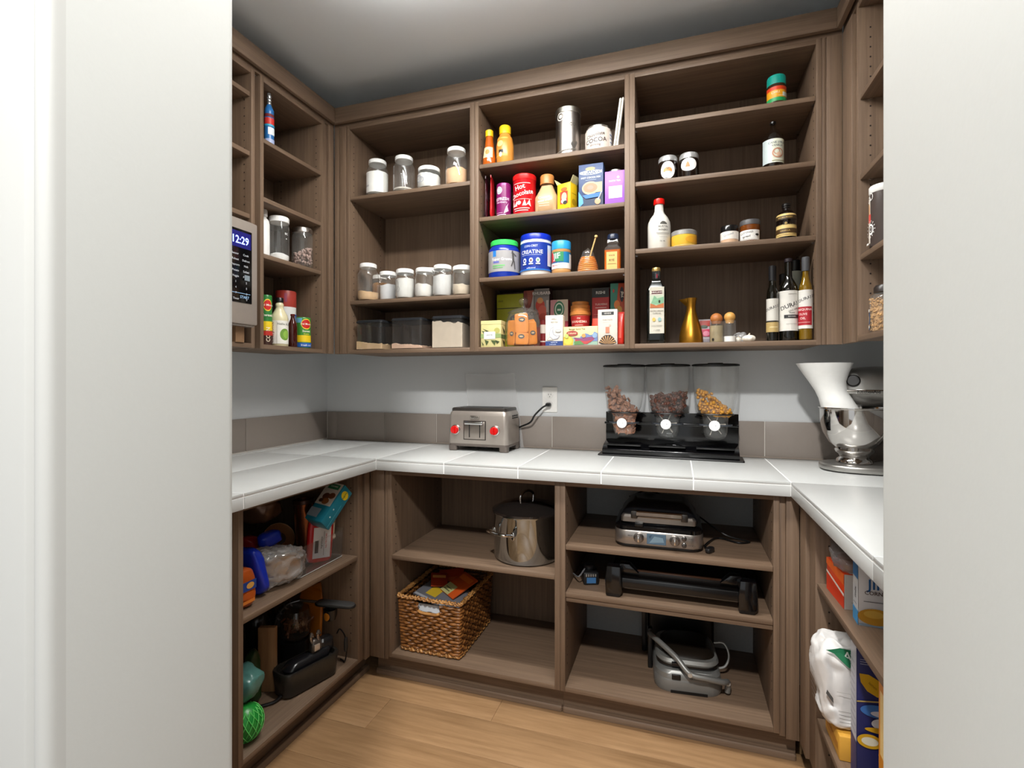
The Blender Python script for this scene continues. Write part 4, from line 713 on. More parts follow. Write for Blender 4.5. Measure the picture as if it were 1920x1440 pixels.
lcan('white_bottle', 'plain white bottle cut off by the cabinet stile', 'bottle', 484, 506, 391, XLU-.08, z3, [('bottle', [(0, 0), (1, 0), (1, .70), (.85, .78), (.45, .83), (.42, .86)], P('ecebe8', .35)), ('cap', [(.45, .85), (.62, .86), (.62, .97), (.5, 1), (0, 1)], P('e6e5e2', .4))])
def lmason(label, u0, u1, vt, X, lid, fill, ccol, neck, lidm=0, specs=None):
    u = (u0+u1)/2; Y = yat(u, X); a = (u-960)/F; r = .5*(u1-u0)*dep(X, Y)/F/sqrt(1+a*a); h = zat(vt, X+r*.5, Y-r*.5)-z3
    t = thing('glass_jar', label, 'jar', (X, Y, z3), pi/2-.5, 'glass storage jars')
    lathe('jar_glass', [(0, .002), (r*.9, .001), (r, .012), (r, h*.74), (r*.97, h*.80), (r*neck, h*.87), (r*neck, h*.9)], GLASS, t, sharp=60)
    lathe('lid', [(r*neck*.98, h*.875), (r*neck*1.06, h*.88), (r*neck*1.06, h*.975), (r*neck, h), (0, h)], P(lid, .3, lidm), t)
    return t, r, h
t, r, h = lmason('big clear jar with white lid and a little white sugar', 503, 543, 405, XLU-.06, 'eeeeec', 0, '', .93)
lathe('contents', [(0, .004), (r*.88, .004), (r*.95, .014), (r*.95, h*.14), (r*.5, h*.19), (0, h*.2)], P('efeeec', .8), t)
prints(t, rev(lambda q: r), 2*r, h, [('t', 'sc', .22, .62, .10, 'e2e2e0'), ('e', .22, .5, .03, .012, 'e2e2e0')])
t, r, h = lmason('clear jar with metal lid, half full of pink beans', 547, 587, 426, XLU-.052, 'b5aea8', 0, '', .90, 1)
rnd = random.Random(8); mb = MB()
for k in range(260):
    a, q = rnd.uniform(0, 2*pi), (r*.80)*(rnd.random()**.35); zz = .020+rnd.random()*h*(.33+.10*cos(a))
    mb.pillow(.017, .009, .008, 1, 1, 0, 1, 0, 8, 5, M=T(q*cos(a), q*sin(a), zz, rnd.uniform(0, 3), rnd.uniform(0, 3), rnd.uniform(0, 3)))
mb.build('beans', P('b59a90', .6, 0, .5, 0, 0, .3), t, 0, 80)['kind'] = 'stuff'
DM = [('r', -1.2, 1.2, .04, .97, '2c7a36'), ('r', -1.2, 1.2, .30, .48, 'e8c71c'), ('e', .05, .80, .38, .12, 'f2d240'), ('e', .05, .80, .34, .10, 'c9201c'), ('t', 'Del Monte', .05, .80, .06, 'f6f2e4')]
lcan('food_can', 'tall green vegetable can with red oval badge at the stile', 'can', 488, 510, 553, XLU-.068, z0, [('can', [(0, 0), (.97, 0), (1, .01), (1, .99), (.96, 1), (0, .99)], P('2c7a36', .35))], DM+[('r', -1.2, 1.2, .0, .2, '3a2018'), ('t', 'CORN', .1, .22, .1, 'f2e4c8', 90), ('r', -1.2, 1.2, .2, .29, 'b8281c'), ('t', 'Sweet', .05, .6, .08, 'f2f2e0')])
lcan('food_tub', 'white tub with red patterned lid at the back', 'tub', 516, 556, 545, XLU-.140, z0, [('tub', [(0, 0), (.92, 0), (.98, .6), (.98, .74)], P('e4e3e1', .4)), ('lid', [(.98, .72), (1.0, .73), (1.0, .98), (.96, 1), (0, .99)], P('a83a30', .4))],
    [('r', -.9, .5, .78, .96, 'c03024'), ('r', -.2, .0, .8, .95, '2c4a9a'), ('r', .4, .9, .45, .6, '2a5fae'), ('r', .4, .9, .12, .3, 'e2b52c'), ('e', -.2, .42, .2, .07, 'e8d23c')])
lcan('juice_bottle', 'lime juice bottle with black cap and drawn lime label', 'bottle', 507.5, 541, 557, XLU-.045, z0, [('bottle', [(0, 0), (.95, 0), (1, .01), (1, .56), (.9, .64), (.62, .72), (.42, .80), (.48, .82), (.48, .87), (.36, .89), (.34, .93)], P('d6cda8', .3)), ('cap', [(.36, .90), (.46, .91), (.46, .985), (.4, 1), (0, 1)], BLACK)],
    [('r', -1.1, 1.1, .05, .52, 'e6e4dc'), ('e', .22, .24, .3, .12, '6f9a3a'), ('e', .3, .24, .2, .08, '8fb84e'), ('t', 'LIME JUICE', -.55, .28, .09, '7a4a3a', 90), ('t', 'Nellie & Joes', .25, .45, .06, '8a8a80'), ('r', -.25, -.24, .05, .5, '6a6a66')], part0=0)
t, r, h = lcan('sauce_bottle', 'dark red sauce bottle leaning in front of the tub', 'bottle', 540, 557.5, 588, XLU-.035, z0, [('bottle', [(0, 0), (.96, 0), (1, .01), (1, .55), (.85, .72), (.45, .86), (.4, .94)], P('3c0d08', .08, 0, .7)), ('cap', [(.4, .93), (.5, .94), (.5, .99), (0, 1)], P('5a1410', .3))])
lcan('food_can', 'short green vegetable can with yellow band and red badge', 'can', 554.5, 582.5, 595, XLU-.05, z0+.0, [('can', [(0, 0), (.97, 0), (1, .01), (1, .99), (.96, 1), (0, .99)], P('3f8a34', .35))], [('r', -1.2, 1.2, .04, .97, '3f8a34'), ('r', -1.2, -.2, .82, .97, '6fb0d0'), ('r', -1.2, 1.2, .2, .42, 'e8c71c'), ('e', .1, .78, .36, .17, 'f2d240'), ('e', .1, .78, .32, .14, 'c9201c'), ('t', 'Del Monte', .1, .78, .08, 'f6f2e4'), ('t', 'Sweet', .1, .55, .1, 'f2f2e0'), ('t', 'Corn', .1, .46, .08, 'f2e24a'), ('r', -1.2, 1.2, .04, .18, '2a5fae'), ('t', 'fresh cut', .1, .1, .09, 'e6eef4')])
# ------------------------------------------------------------------ microwave
mx0 = XLU+.035; my1 = yat(481, mx0); mw, mh, md = .62, .405, .27; mz = ZC+.205
t = thing('microwave', 'stainless microwave with black keypad and blue clock', 'microwave', (mx0, my1, ZUB+.018), pi/2)
zo = mz-(ZUB+.018)
MB().rr(mw, md, .012, [(zo, .003), (zo+.004, 0), (zo+mh-.004, 0), (zo+mh, .003)], M=T(-mw/2, md/2+.004, 0)).build('housing', P('a0968e', .35, .5), t)
box('front_bezel', -mw+.004, -.004, -.010, .006, zo+.006, zo+mh-.006, P('b0a69d', .34, .45), t, .006)
box('control_panel', -.147, -.034, -.0125, -.008, zo+.085, zo+mh-.045, P('0a0a0c', .15), t, .002)
box('door_window', -mw+.03, -.15, -.0125, -.008, zo+.05, zo+mh-.045, P('08080a', .1), t, .002)
prints(t, lambda x, q, e: (x, -.0125-e, q), 1, 1, [('r', -.140, -.040, zo+mh-.115, zo+mh-.055, '10106a')], 0)
pl = bpy.data.objects['printed_panel'] if False else None
mbt = MB(); v, f = text2d('12:29', .040); mbt.add([(-.090+x*.9, -.0138, zo+mh-.088+q) for x, q in v], f)
mbt.build('clock_digits', P('7f96ff', .5, 0, .5, 0, 3.0), t)
rows = [('t', s, -.112+.048*(i % 2), zo+mh-.14-.021*(i//2), .011, 'b9bcc2') for i, s in enumerate(('Sensor', 'Cook', 'Reheat', 'Defrost', 'Popcorn', 'Melt', 'Potato', 'Soften', 'Veggie', 'Power', '1', '2', '4', '5', '7', '8', 'Timer', '0'))]
prints(t, lambda x, q, e: (x, -.0125-e, q), 1, 1, rows+[('r', -.074, -.050, zo+mh-.235, zo+mh-.215, '7c8890'), ('r', -.135, -.048, zo+.118, zo+.120, '8fb4d8'), ('t', 'START', -.074, zo+.105, .014, '9fc8f0')])
for x in (-.05, -mw+.05): box('foot_block', x-.02, x+.02, .03, .06, .0005, zo-.0002, P('8a6a4c', .6), t)
# ------------------------------------------------------------------ right wall cabinet
def rcan(name, label, cat, u0, u1, vt, X, z, parts, specs=(), rz=-.3):
    X, Y, r = .601, 1.815, .038; h = zat(vt, X-r, Y)-z
    t = thing(name, label, cat, (X, Y, z), rz)
    for n, pf, m in parts: lathe(n, [(p*r, q*h) for p, q in pf], m, t, sharp=50)
    prints(t, rev(lambda q: r), 2*r, h, specs); return t, r, h
rcan('snack_canister', 'dark snack canister with white looped lettering by the doorway', 'canister', 1625, 1685, 351, XRU+.075, ZRt[0]+.0005, [('body', [(0, 0), (.98, 0), (1, .01), (1, .9)], P('4a403c', .35)), ('lid', [(1, .88), (1.03, .89), (1.03, .985), (.98, 1), (0, 1)], P('e6e6e4', .4))],
    [('r', -.98, -.72, .06, .80, 'e6ddd2'), ('e', -.84, .62, .10, .10, 'c99a6c'), ('r', -.98, -.68, .40, .54, 'd8564c'), ('o', -.66, .82, .10, .06, 'f0efec'), ('o', -.8, .78, .13, .05, 'f0efec'), ('e', -.66, .28, .13, .09, 'f0efec'), ('e', -.66, .28, .09, .06, '4a403c'), ('o', -.66, .28, .06, .04, 'f0efec')]+[('p', [(-.66+.14*cos(a), .28+.10*sin(a)), (-.66+.21*cos(a-.06), .28+.15*sin(a-.06)), (-.66+.21*cos(a+.06), .28+.15*sin(a+.06))], 'f0efec') for a in [pi*2*k/14 for k in range(14)]]+[('r', -.95, -.7, .03, .06, 'f0efec')], rz=0)
t, r, h = rcan('granola_jar', 'granola jar with dark lid beside the doorway', 'jar', 1624, 1684, 536, XRU+.075, ZUB+.0185, [('jar_glass', [(0, .002), (.95, .002), (1, .03), (1, .70), (.9, .78), (.62, .84), (.6, .88)], GLASS), ('lid', [(.62, .84), (.72, .85), (.72, .95), (.6, 1), (0, 1)], P('2a2320', .35))])
rnd = random.Random(3); mb = MB()
for k in range(620):
    a, q = rnd.uniform(0, 2*pi), r*.93*(1-.12*rnd.random()**2); zz = .006+rnd.random()*h*.68
    mb.pillow(.011, .007, .004, 1, 1, 0, 1, 0, 6, 4, M=T(q*cos(a), q*sin(a), zz, rnd.uniform(0, 3), rnd.uniform(0, 3), rnd.uniform(0, 3)))
mb.lathe([(0, .005), (r*.88, .005), (r*.88, h*.68), (0, h*.70)], 24); mb.build('granola', P('b08a5c', .8, 0, .3, 0, 0, .4), t, 0, 80)['kind'] = 'stuff'
prints(t, rev(lambda q: r), 2*r, h, [('r', -1.1, -.62, .06, .42, '24507c'), ('e', -.86, .3, .18, .11, 'd8b48a'), ('r', -1.1, -.62, .1, .16, 'e6e6e0'), ('r', -1.1, -.62, .44, .5, 'e6e6e0')])
# ------------------------------------------------------------------ worktop things
def pt(u, v, Y): X = xat(u, Y); return Vector((X, Y, zat(v, X, Y)))
def ptX(u, v, X): Y = yat(u, X); return Vector((X, Y, zat(v, X, Y)))
def W(o, t): o.location = -t.location; return o                      # part modelled in room coordinates
def curve(pts, n=6):
    """Catmull-Rom through the points"""
    P_ = [Vector(p) for p in pts]; P_ = [P_[0]*2-P_[1]]+P_+[P_[-1]*2-P_[-2]]; out = []
    for i in range(1, len(P_)-2):
        a, b, c, d = P_[i-1:i+3]
        for k in range(n):
            s = k/n; out.append(.5*((2*b)+(c-a)*s+(2*a-5*b+4*c-d)*s*s+(3*b-a-3*c+d)*s**3))
    return out+[P_[-2]]
def torus(R, r, M=None, n=28, m=8, a0=0, a1=2*pi): return [(R*cos(a0+(a1-a0)*k/n), 0, R*sin(a0+(a1-a0)*k/n)) for k in range(n+1)]
zk = ZK+.0004
# toaster
tx, tw, td, th = -.8865, .303, .185, .205
t = thing('toaster', 'stainless steel four slice toaster with two red knobs', 'toaster', (tx, 2.178+td/2, zk), radians(-1.5))
TS = P('a89f97', .34, .65); TD = P('756c66', .42, .6)
MB().rr(tw, td, .022, [(.034, .001), (.036, 0), (.165, .002), (.180, .006), (.188, .012)]).build('body', TS, t, 0, 40)
MB().rr(tw-.024, td-.024, .014, [(.186, 0), (.198, 0), (.203, .005)]).build('top_plate', P('55504c', .35, .8), t)
for y_ in (-.035, .035): box('slot', -.105, .105, y_-.013, y_+.013, .2025, .2042, BLACK, t)
MB().rr(tw, td, .024, [(.022, .004), (.026, .0005), (.035, .0005)]).build('base', TD, t)
for sx in (-1, 1):
    for sy in (-1, 1): MB().rr(.044, .036, .012, [(0, .004), (.003, .001), (.026, 0)], M=T(sx*(tw/2-.023), sy*(td/2-.019), 0)).build('foot', TD, t)
f0 = -td/2
MB().rr(.106, .006, .004, [(.058, .001), (.060, 0), (.138, 0), (.140, .001)], M=T(-.012, f0-.001, 0)).build('lever_panel', P('a89f97', .28, .95), t, 0, 30)
MB().rr(.114, .004, .004, [(.054, .001), (.055, 0), (.143, 0), (.144, .001)], M=T(-.012, f0, 0)).build('lever_frame', P('4c4642', .35, .6), t, 0, 30)
for x in (-.037, .016): box('lever_slot', x-.002, x+.002, f0-.0052, f0-.003, .066, .128, BLACK, t)
MB().rr(.094, .018, .006, [(.127, .001), (.129, 0), (.138, 0), (.140, .001)], M=T(-.012, f0-.010, 0)).build('lever', CHROME, t)
for x in (-.110, .090):
    M = T(x, f0, .100, pi/2, 0, 0)
    k = lathe('knob_bezel', [(.022, -.002), (.024, .002), (.022, .006), (.0195, .007)], CHROME, t, M=M)
    kn = lathe('knob', [(.020, .004), (.0195, .012), (.018, .018), (0, .0185)], P('c80c0c', .2, 0, .5, .4), t, M=M)
    MB().rr(.008, .032, .003, [(.016, 0), (.026, .001), (.028, .0025)], M=M).build('knob_grip', P('c80c0c', .2, 0, .5, .4), kn)
box('badge', -.034, .012, f0-.0035, f0+.002, .152, .168, P('b9b2aa', .25, .9), t, .0015)
prints(t, flat(f0-.0035), .046, .016, [('t', 'WOLF', -.24, .5, .75, '3c3733')], .152)
for i in range(3):
    for j in range(2): box('vent', tw/2-.002, tw/2+.0006, -.02+i*.028, -.002+i*.028, .152+j*.010, .158+j*.010, BLACK, t)
for x, s in ((-.115, .010), (-.095, .012), (-.072, .010), (.06, .008), (.08, .008), (.1, .008)): MB().box(x, x+s, f0+.014, f0+.022, .1985, .1992).build('button', P('3a3633', .4), t)
box('screen', -.045, .022, f0+.013, f0+.021, .1980, .1992, P('2a2624', .2), t)
# outlet, plug and cord
ox = xat(1031, YB-.004); oz0, oz1 = zat(773, ox, YB), zat(726, ox, YB); ow = xat(1045, YB)-xat(1017, YB)
so = thing('wall_outlet', 'white wall outlet plate with a black plug in its lower socket', 'outlet', (ox, YB, (oz0+oz1)/2))
oh = oz1-oz0
MB().rr(ow, oh, .004, [(0, .001), (.004, 0), (.006, .001)], M=T(0, 0, 0, pi/2, 0, 0)).build('plate', P('eceae6', .35), so)
for s in (1, -1):
    rc = lathe('socket', [(.017, .006), (.0165, .0078), (0, .0078)], P('e4e2de', .35), so, M=T(0, 0, s*oh*.19, pi/2, 0, 0))
    for x, w_, h_ in ((-.006, .002, .008), (.006, .002, .006), (0, .004, .004)):
        zc2 = s*oh*.19+(.003 if x else -.008); box('socket_slot', x-w_/2, x+w_/2, -.0084, -.0076, zc2-h_/2, zc2+h_/2, BLACK, rc)
P0 = Vector((ox, YB-.010, (oz0+oz1)/2-oh*.19))
o = W(MB().rr(.028, .020, .008, [(0, .002), (.006, 0), (.024, .002), (.030, .005)], M=Matrix.Translation(P0+Vector((-.004, .001, 0))) @ Matrix.Rotation(pi/2, 4, 'X')).build('plug', BLACK, t), t); o.matrix_parent_inverse = Matrix(); o.rotation_euler = (0, 0, -t.rotation_euler.z); o.location = Matrix.Rotation(-t.rotation_euler.z, 4, 'Z') @ -t.location
pth = curve([P0+Vector((-.008, -.026, -.002)), pt(1016, 765, 2.36), pt(1003, 778, 2.34), pt(994, 792, 2.352), (-.742, 2.370, zk+.10), (-.80, 2.366, zk+.06)], 8)
o = MB().tube(pth, .0044, 8).build('power_cord', BLACK, t); o.rotation_euler = (0, 0, -t.rotation_euler.z); o.location = Matrix.Rotation(-t.rotation_euler.z, 4, 'Z') @ -t.location
# clear film standing behind the toaster
fl = thing('plastic_film', 'sheet of clear plastic film standing behind the toaster', 'plastic film', (xat(922, 2.382), 2.382, zk))
n, m = 14, 10; v = []; f = []
for j in range(m+1):
    for i in range(n+1):
        s, q = i/n, j/m; a = pt(884+(982-884)*s, 790, 2.382); b = pt(872+(964-872)*s, 701, 2.382); p = a.lerp(b, q)
        v.append((p.x, 2.3825+.0025*noise.noise(Vector((s*4, q*5, 2.))), zk+(p.z-a.z+.0)*(b.z-zk)/(b.z-a.z)+(.006*noise.noise(Vector((s*5, 1, 4)))*q)))
for j in range(m):
    for i in range(n): f.append((j*(n+1)+i, j*(n+1)+i+1, (j+1)*(n+1)+i+1, (j+1)*(n+1)+i))
W(MB().add(v, f).build('sheet', FILM, fl, 0, 80), fl)
# cereal dispenser
cd_ = thing('cereal_dispenser', 'black triple cereal dispenser with three clear canisters', 'cereal dispenser', (-.036, 2.303, zk), radians(-2.5))
bw = .585
MB().rr(bw+.012, .135, .008, [(0, 0), (.004, 0), (.006, .001)], M=T(0, -.006, 0)).build('base_plate', BLACK, cd_)
box('back_panel', -bw/2+.01, bw/2-.01, .048, .056, .006, .188, GLOSSB, cd_, .002)
MB().prism([(-.060, .006), (-.060, .028), (-.030, .045), (.047, .062), (.047, .006)], -bw/2+.012, bw/2-.012, M=Matrix(((0, 1, 0, 0), (1, 0, 0, 0), (0, 0, 1, 0), (0, 0, 0, 1)))).build('tray_step', GLOSSB, cd_, .002)
box('shelf_rail', -bw/2+.012, bw/2-.012, .0, .048, .135, .145, GLOSSB, cd_, .002)
prints(cd_, flat(.048), 1, 1, [('t', 'zevro', 0, .085, .014, 'd8dde2'), ('e', .0, .095, .012, .004, 'd8dde2')])
for i, cx in enumerate((xat(1171, 2.30)+.036, xat(1252, 2.30)+.036, xat(1341, 2.30)+.036)):
    box('cup_tray', cx-.075, cx+.075, -.060, -.02, .045, .050, BLACK, cd_, .001)
    sy = .72
    prof = [(.090, .395), (.0905, .34), (.086, .28), (.074, .215), (.062, .19), (.052, .183), (.049, .15), (.047, .115), (.04, .092), (.02, .082), (0, .08)]
    c = lathe('canister', prof, GLASS, cd_, 44, T(cx, -.02, 0), 60, 1, sy)
    lathe('canister_lid', [(.088, .392), (.094, .393), (.094, .399), (.086, .402), (.03, .402), (.03, .406), (.0, .406)], BLACK, c, 44, T(cx, -.02, 0), 35, 1, sy)
    lathe('collar', [(.062, .188), (.072, .188), (.074, .191), (.072, .194), (.060, .194)], BLACK, c, 40, T(cx, -.02, 0), 35, 1, sy)
    lathe('ring', [(.050, .143), (.066, .143), (.067, .146), (.066, .149), (.050, .149)], P('3c4046', .2), c, 40, T(cx, -.02, 0), 35, 1, sy)
    kn = lathe('dial', [(0, .0), (.012, 0), (.0215, .004), (.0215, .010), (.019, .012), (0, .012)], P('f0f1f2', .35), c, 32, T(cx-.004, -.056, .145, pi/2, 0, 0))
    MB().tube([(cx-.004, -.05, .145), (cx-.004, -.03, .145)], .008, 12).build('spindle', WHITE, c)
    for k in range(6):
        a = 2*pi*k/6+.4; MB().box(-.001, .001, -.045, -.005, .010, .044, T(cx-.004, 0, .145, 0, a, 0)).build('paddle', P('c9c2b8', .4), c)
    rnd = random.Random(20+i); mb = MB(); rf = lambda zz: [r1+(r0-r1)*(zz-z1)/(z0-z1) for (r0, z0), (r1, z1) in zip(prof, prof[1:]) if z0 >= zz >= z1][0] if zz < .395 else .09
    mb.lathe([(0, (.10, .19, .19)[i]), (.045, (.10, .19, .19)[i]), (.050, .20), (.058, .222), (0, .235)], 20, T(cx, -.02, 0), .85, .85*sy)
    for k in range((420, 460, 330)[i]):
        a = rnd.uniform(0, 2*pi); hx = cos(a); zt = (.255-.055*hx, .272+.008*hx, .250-.050*hx)[i]
        zb_ = (.10, .185, .185)[i]; zz = zb_+(zt-zb_)*rnd.random()**.8; q = rf(zz)*(.88-.5*rnd.random()**2)
        M = T(cx+q*cos(a), -.02+q*sin(a)*sy, zz, rnd.uniform(0, 3), rnd.uniform(0, 3), rnd.uniform(0, 3)); s = (.017, .015, .015)[i]*rnd.uniform(.8, 1.25)
        if i == 2: mb.pillow(s, s*.9, s*.7, 1, 1, 0, 1, 0, 7, 5, M=M)
        elif i == 0: mb.pillow(s*1.2, s, s*.35, .8, .7, .003, 90, k, 7, 5, M=M)
        else: mb.pillow(s, s*.8, s*.8, .7, .7, .002, 90, k, 7, 5, M=M)
    mb.build('cereal', P(('a2745c', '5c3426', 'd0922e')[i], (.7, .35, .4)[i], 0, .5, 0, 0, .35), c, 0, 60)['kind'] = 'stuff'
# stand mixer
bx, by = .618, 2.150
mx = thing('stand_mixer', 'silver stand mixer with polished steel bowl', 'mixer', (bx, by, zk))
MS = P('a8a6a2', .3, .85)
def foot(p): return p
MB().pillow(.37, .205, .030, .35, .8, M=T(.075, .01, 0)).build('base', MS, mx, 0, 60)
MB().rr(.085, .115, .03, [(.02, -.012), (.10, 0), (.22, -.004), (.27, -.01)], M=T(.205, .02, 0)).build('column', MS, mx, 0, 50)
hd = MB().pillow(.335, .160, .150, .7, .85, M=T(.105, .045, .235)); hd.build('motor_head', P('b3b1ad', .3, .8), mx, 0, 70)
box('trim_band', -.045, .245, -.036, .126, .283, .300, P('d2d0cc', .18, 1), mx, .004)
prints(mx, flat(-.036), 1, 1, [('t', 'KitchenAid', .035, .2915, .016, '2a2826')])
lathe('hub_cap', [(.022, 0), (.022, .010), (.018, .014), (0, .014)], P('1a1817', .55), mx, M=T(-.006, -.014, .330, radians(78), 0, radians(-20)))
lathe('beater_shaft', [(0, .15), (.012, .15), (.018, .235), (.03, .24), (.03, .27), (0, .27)], CHROME, mx, M=T(.02, .045, 0))
bpf = [(.054, .030), (.058, .034), (.056, .044), (.046, .052), (.050, .062), (.060, .070), (.064, .078), (.058, .084), (.080, .105), (.099, .140), (.108, .18), (.110, .228), (.115, .231), (.115, .235), (.108, .234), (.105, .18), (.095, .14), (.075, .11), (0, .10)]
lathe('bowl', bpf, P('d0ccc8', .07, 1), mx, 64, sharp=50)
vs = thing('white_vase', 'flared matte white vase leaning in the mixer bowl', 'vase', (.590, by-.012, zk+.1165))
v = []; f = []; n = 56
for r_, z_ in [(.0, 0), (.050, 0), (.056, .006), (.060, .07), (.060, .11), (.053, .15), (.051, .178), (.060, .213), (.075, .245), (.092, .280), (.089, .280), (.071, .245), (.056, .213), (.047, .178), (.049, .15), (.055, .09), (0, .02)]:
    ox_ = (.030, .022, .010, -.004, -.020, -.036, -.050, -.062, -.068, -.072)[min(9, int(z_/.28*9+.5))]
    v += [(ox_+r_*cos(2*pi*k/n), r_*.95*sin(2*pi*k/n), z_) for k in range(n)]
for j in range(16):
    for k in range(n): f.append((j*n+k, j*n+(k+1) % n, (j+1)*n+(k+1) % n, (j+1)*n+k))
MB().add(v, f).build('vase', P('e6e6e3', .4), vs, 0, 70)
# ------------------------------------------------------------------ base cabinet one: pot and basket
zs = ZS1+.0005
px_, py_, pr, ph = -.606, 2.046, .140, .185
t = thing('stockpot', 'shiny steel stockpot with domed lid and loop handles', 'pot', (px_, py_, zs))
MIRR = P('aab2b8', .05, 1)
lathe('pot', [(0, .0), (pr*.90, .0), (pr*.97, .006), (pr, .02), (pr, ph), (pr*1.03, ph+.004), (pr*1.03, ph+.010), (pr*.98, ph+.010)], MIRR, t, 64, sharp=50)
l = lathe('lid', [(pr*.985, ph+.008), (pr*1.05, ph+.010), (pr*1.05, ph+.018), (pr*.96, ph+.022), (pr*.8, ph+.036), (pr*.45, ph+.050), (0, ph+.055)], P('6a625e', .10, .9), t, 64, sharp=50)
hp = curve([(-.04, 0, ph+.048), (-.036, 0, ph+.078), (0, 0, ph+.092), (.036, 0, ph+.078), (.04, 0, ph+.048)])
MB().tube(hp, .0055, 10, M=T(0, 0, 0, 0, 0, 1.1)).build('lid_handle', CHROME, l)
for a in (-2.05, 1.09):
    M = T(0, 0, 0, 0, 0, a)
    hp = curve([(pr-.002, -.055, .125), (pr+.02, -.055, .130), (pr+.045, -.04, .135), (pr+.045, .04, .135), (pr+.02, .055, .130), (pr-.002, .055, .125)])
    h_ = MB().tube(hp, .006, 10, M=M).build('loop_handle', CHROME, t)
    for s in (-1, 1): MB().pillow(.008, .022, .034, .8, .8, M=M @ T(pr, s*.055, .106)).build('bracket', CHROME, h_)
# woven basket
bx0, bx1, by0, by1, bh = -1.146, -.846, 1.900, 2.285, .240; bw_, bd_ = bx1-bx0, by1-by0
zbk = ZLB+.0185
t = thing('wicker_basket', 'brown woven wicker basket with cut-out handle', 'basket', ((bx0+bx1)/2, (by0+by1)/2, zbk))
def loop(off, z, ph, n):
    hw, hd_ = bw_/2+off, bd_/2+off; per = 4*(hw+hd_); pts = []; rc = .018
    for k in range(n):
        s = per*k/n
        for L, (px1, py1), (dx, dy) in ((2*hw, (-hw, -hd_), (1, 0)), (2*hd_, (hw, -hd_), (0, 1)), (2*hw, (hw, hd_), (-1, 0)), (2*hd_, (-hw, hd_), (0, -1))):
            if s <= L:
                nx, ny = dy, -dx; w_ = .0055*sin(k*pi/2+ph)*(1 if .015 < s < L-.015 else 0)
                pts.append((px1+dx*s+nx*w_, py1+dy*s+ny*w_, z+.0022*noise.noise(Vector((s*30, z*90, px1*9))))); break
            s -= L
    return pts
WK = wood('wicker', '2e1508', 'a86e38', (45, 45, 70), .35, 1.2, .1)
mb = MB(); nr = 17; N = 116
for j in range(nr):
    pts = loop(-.006-.010*(1-j/nr), .008+(bh-.022)*j/nr, pi*j+.6*(j % 3), N)
    runs = []; cur = []
    for p in pts+pts[:1]:
        if .185 < p[2] < .214 and p[1] < -bd_/2+.03 and -.045 < p[0] < .045:
            if len(cur) > 1: runs.append(cur)
            cur = []
        else: cur.append(p)
    if len(cur) > 1: runs.append(cur)
    for r_ in runs: mb.tube(r_, .0068, 6)
mb.build('weave', WK, t, 0, 80)['kind'] = 'stuff'
mb = MB()
for zz, o_, nm in ((bh-.004, -.004, 'rim'), (.011, -.016, 'foot_rim')):
    mb = MB(); pts = loop(o_, zz, 0, 260)
    for ph_ in range(3): mb.tube([(p[0]+.004*cos(k*.75+ph_*2.1), p[1]+.004*cos(k*.75+ph_*2.1), p[2]+.005*sin(k*.75+ph_*2.1)) for k, p in enumerate(pts+pts[:1])], .0042, 5)
    mb.build(nm, wood('rim_wicker', '6a3c18', 'd09a58', (60, 60, 60), .4, 1.2, .1), t, 0, 80)
mb = MB(); hi = bw_/2-.018, bd_/2-.018
for x0, x1, y0, y1 in ((-hi[0], hi[0], -hi[1], -hi[1]+.003), (-hi[0], hi[0], hi[1]-.003, hi[1]), (-hi[0], -hi[0]+.003, -hi[1], hi[1]), (hi[0]-.003, hi[0], -hi[1], hi[1])): mb.box(x0, x1, y0, y1, .006, .176)
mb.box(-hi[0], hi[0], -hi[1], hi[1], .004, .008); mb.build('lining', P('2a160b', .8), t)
mb = MB().tube(curve([(-.05, -bd_/2+.003, .185), (-.03, -bd_/2+.001, .179), (.03, -bd_/2+.001, .179), (.05, -bd_/2+.003, .185)]), .006, 6); mb.build('handle_edge', wood('handle_wicker', '6a3c18', 'd09a58', (60, 60, 60), .4), t)
def leaf(name, label, cat, c, w, d, th, rx, ry, rz, col, specs=(), group=None):
    t_ = thing(name, label, cat, c, rot=(rx, ry, rz), group=group); box('sheet', -w/2, w/2, -d/2, d/2, 0, th, P(col, .4), t_, .0006)
    prints(t_, topf(th), w, d, specs, 0); return t_
tcx, tcy = (bx0+bx1)/2, (by0+by1)/2; zt_ = zbk+.178
leaf('white_paper', 'white paper seen through the basket handle hole', 'paper', (tcx-.02, by0+.036, zbk+.012), .16, .006, .190, 0, 0, 0, 'd8dade')
leaf('plastic_tray', 'grey plastic tray lying across the top of the basket', 'tray', (tcx+.01, tcy-.06, zt_+.030), .24, .15, .008, .20, .10, -.30, '6a6a70', [('r', -.48, .48, -.48, -.40, 'a8aab0'), ('r', -.3, -.05, -.3, .1, 'c8a82c')])
leaf('seed_packet', 'orange packet with a green corner on top of the basket', 'packet', (tcx+.065, tcy-.02, zt_+.062), .10, .14, .006, .35, .12, -.55, 'c4501a', [('r', -.5, .1, -.5, -.1, 'b8b47a'), ('r', -.42, 0, -.4, -.36, '5a5c40'), ('r', -.42, 0, -.3, -.27, '5a5c40'), ('r', -.4, .4, .2, .4, 'd86a24')])
leaf('seed_packet', 'deep orange packet leaning at the back of the basket', 'packet', (tcx-.02, tcy+.075, zt_+.050), .12, .10, .006, .5, -.15, .25, 'b8401a', [('r', -.4, .4, -.3, .0, 'd86a3a')])
leaf('seed_packet', 'small red packet tucked in the middle of the basket', 'packet', (tcx-.045, tcy+.0, zt_+.066), .075, .09, .005, .30, .1, .5, 'a8381c', [('r', -.4, .4, .1, .3, 'e0a05a')])
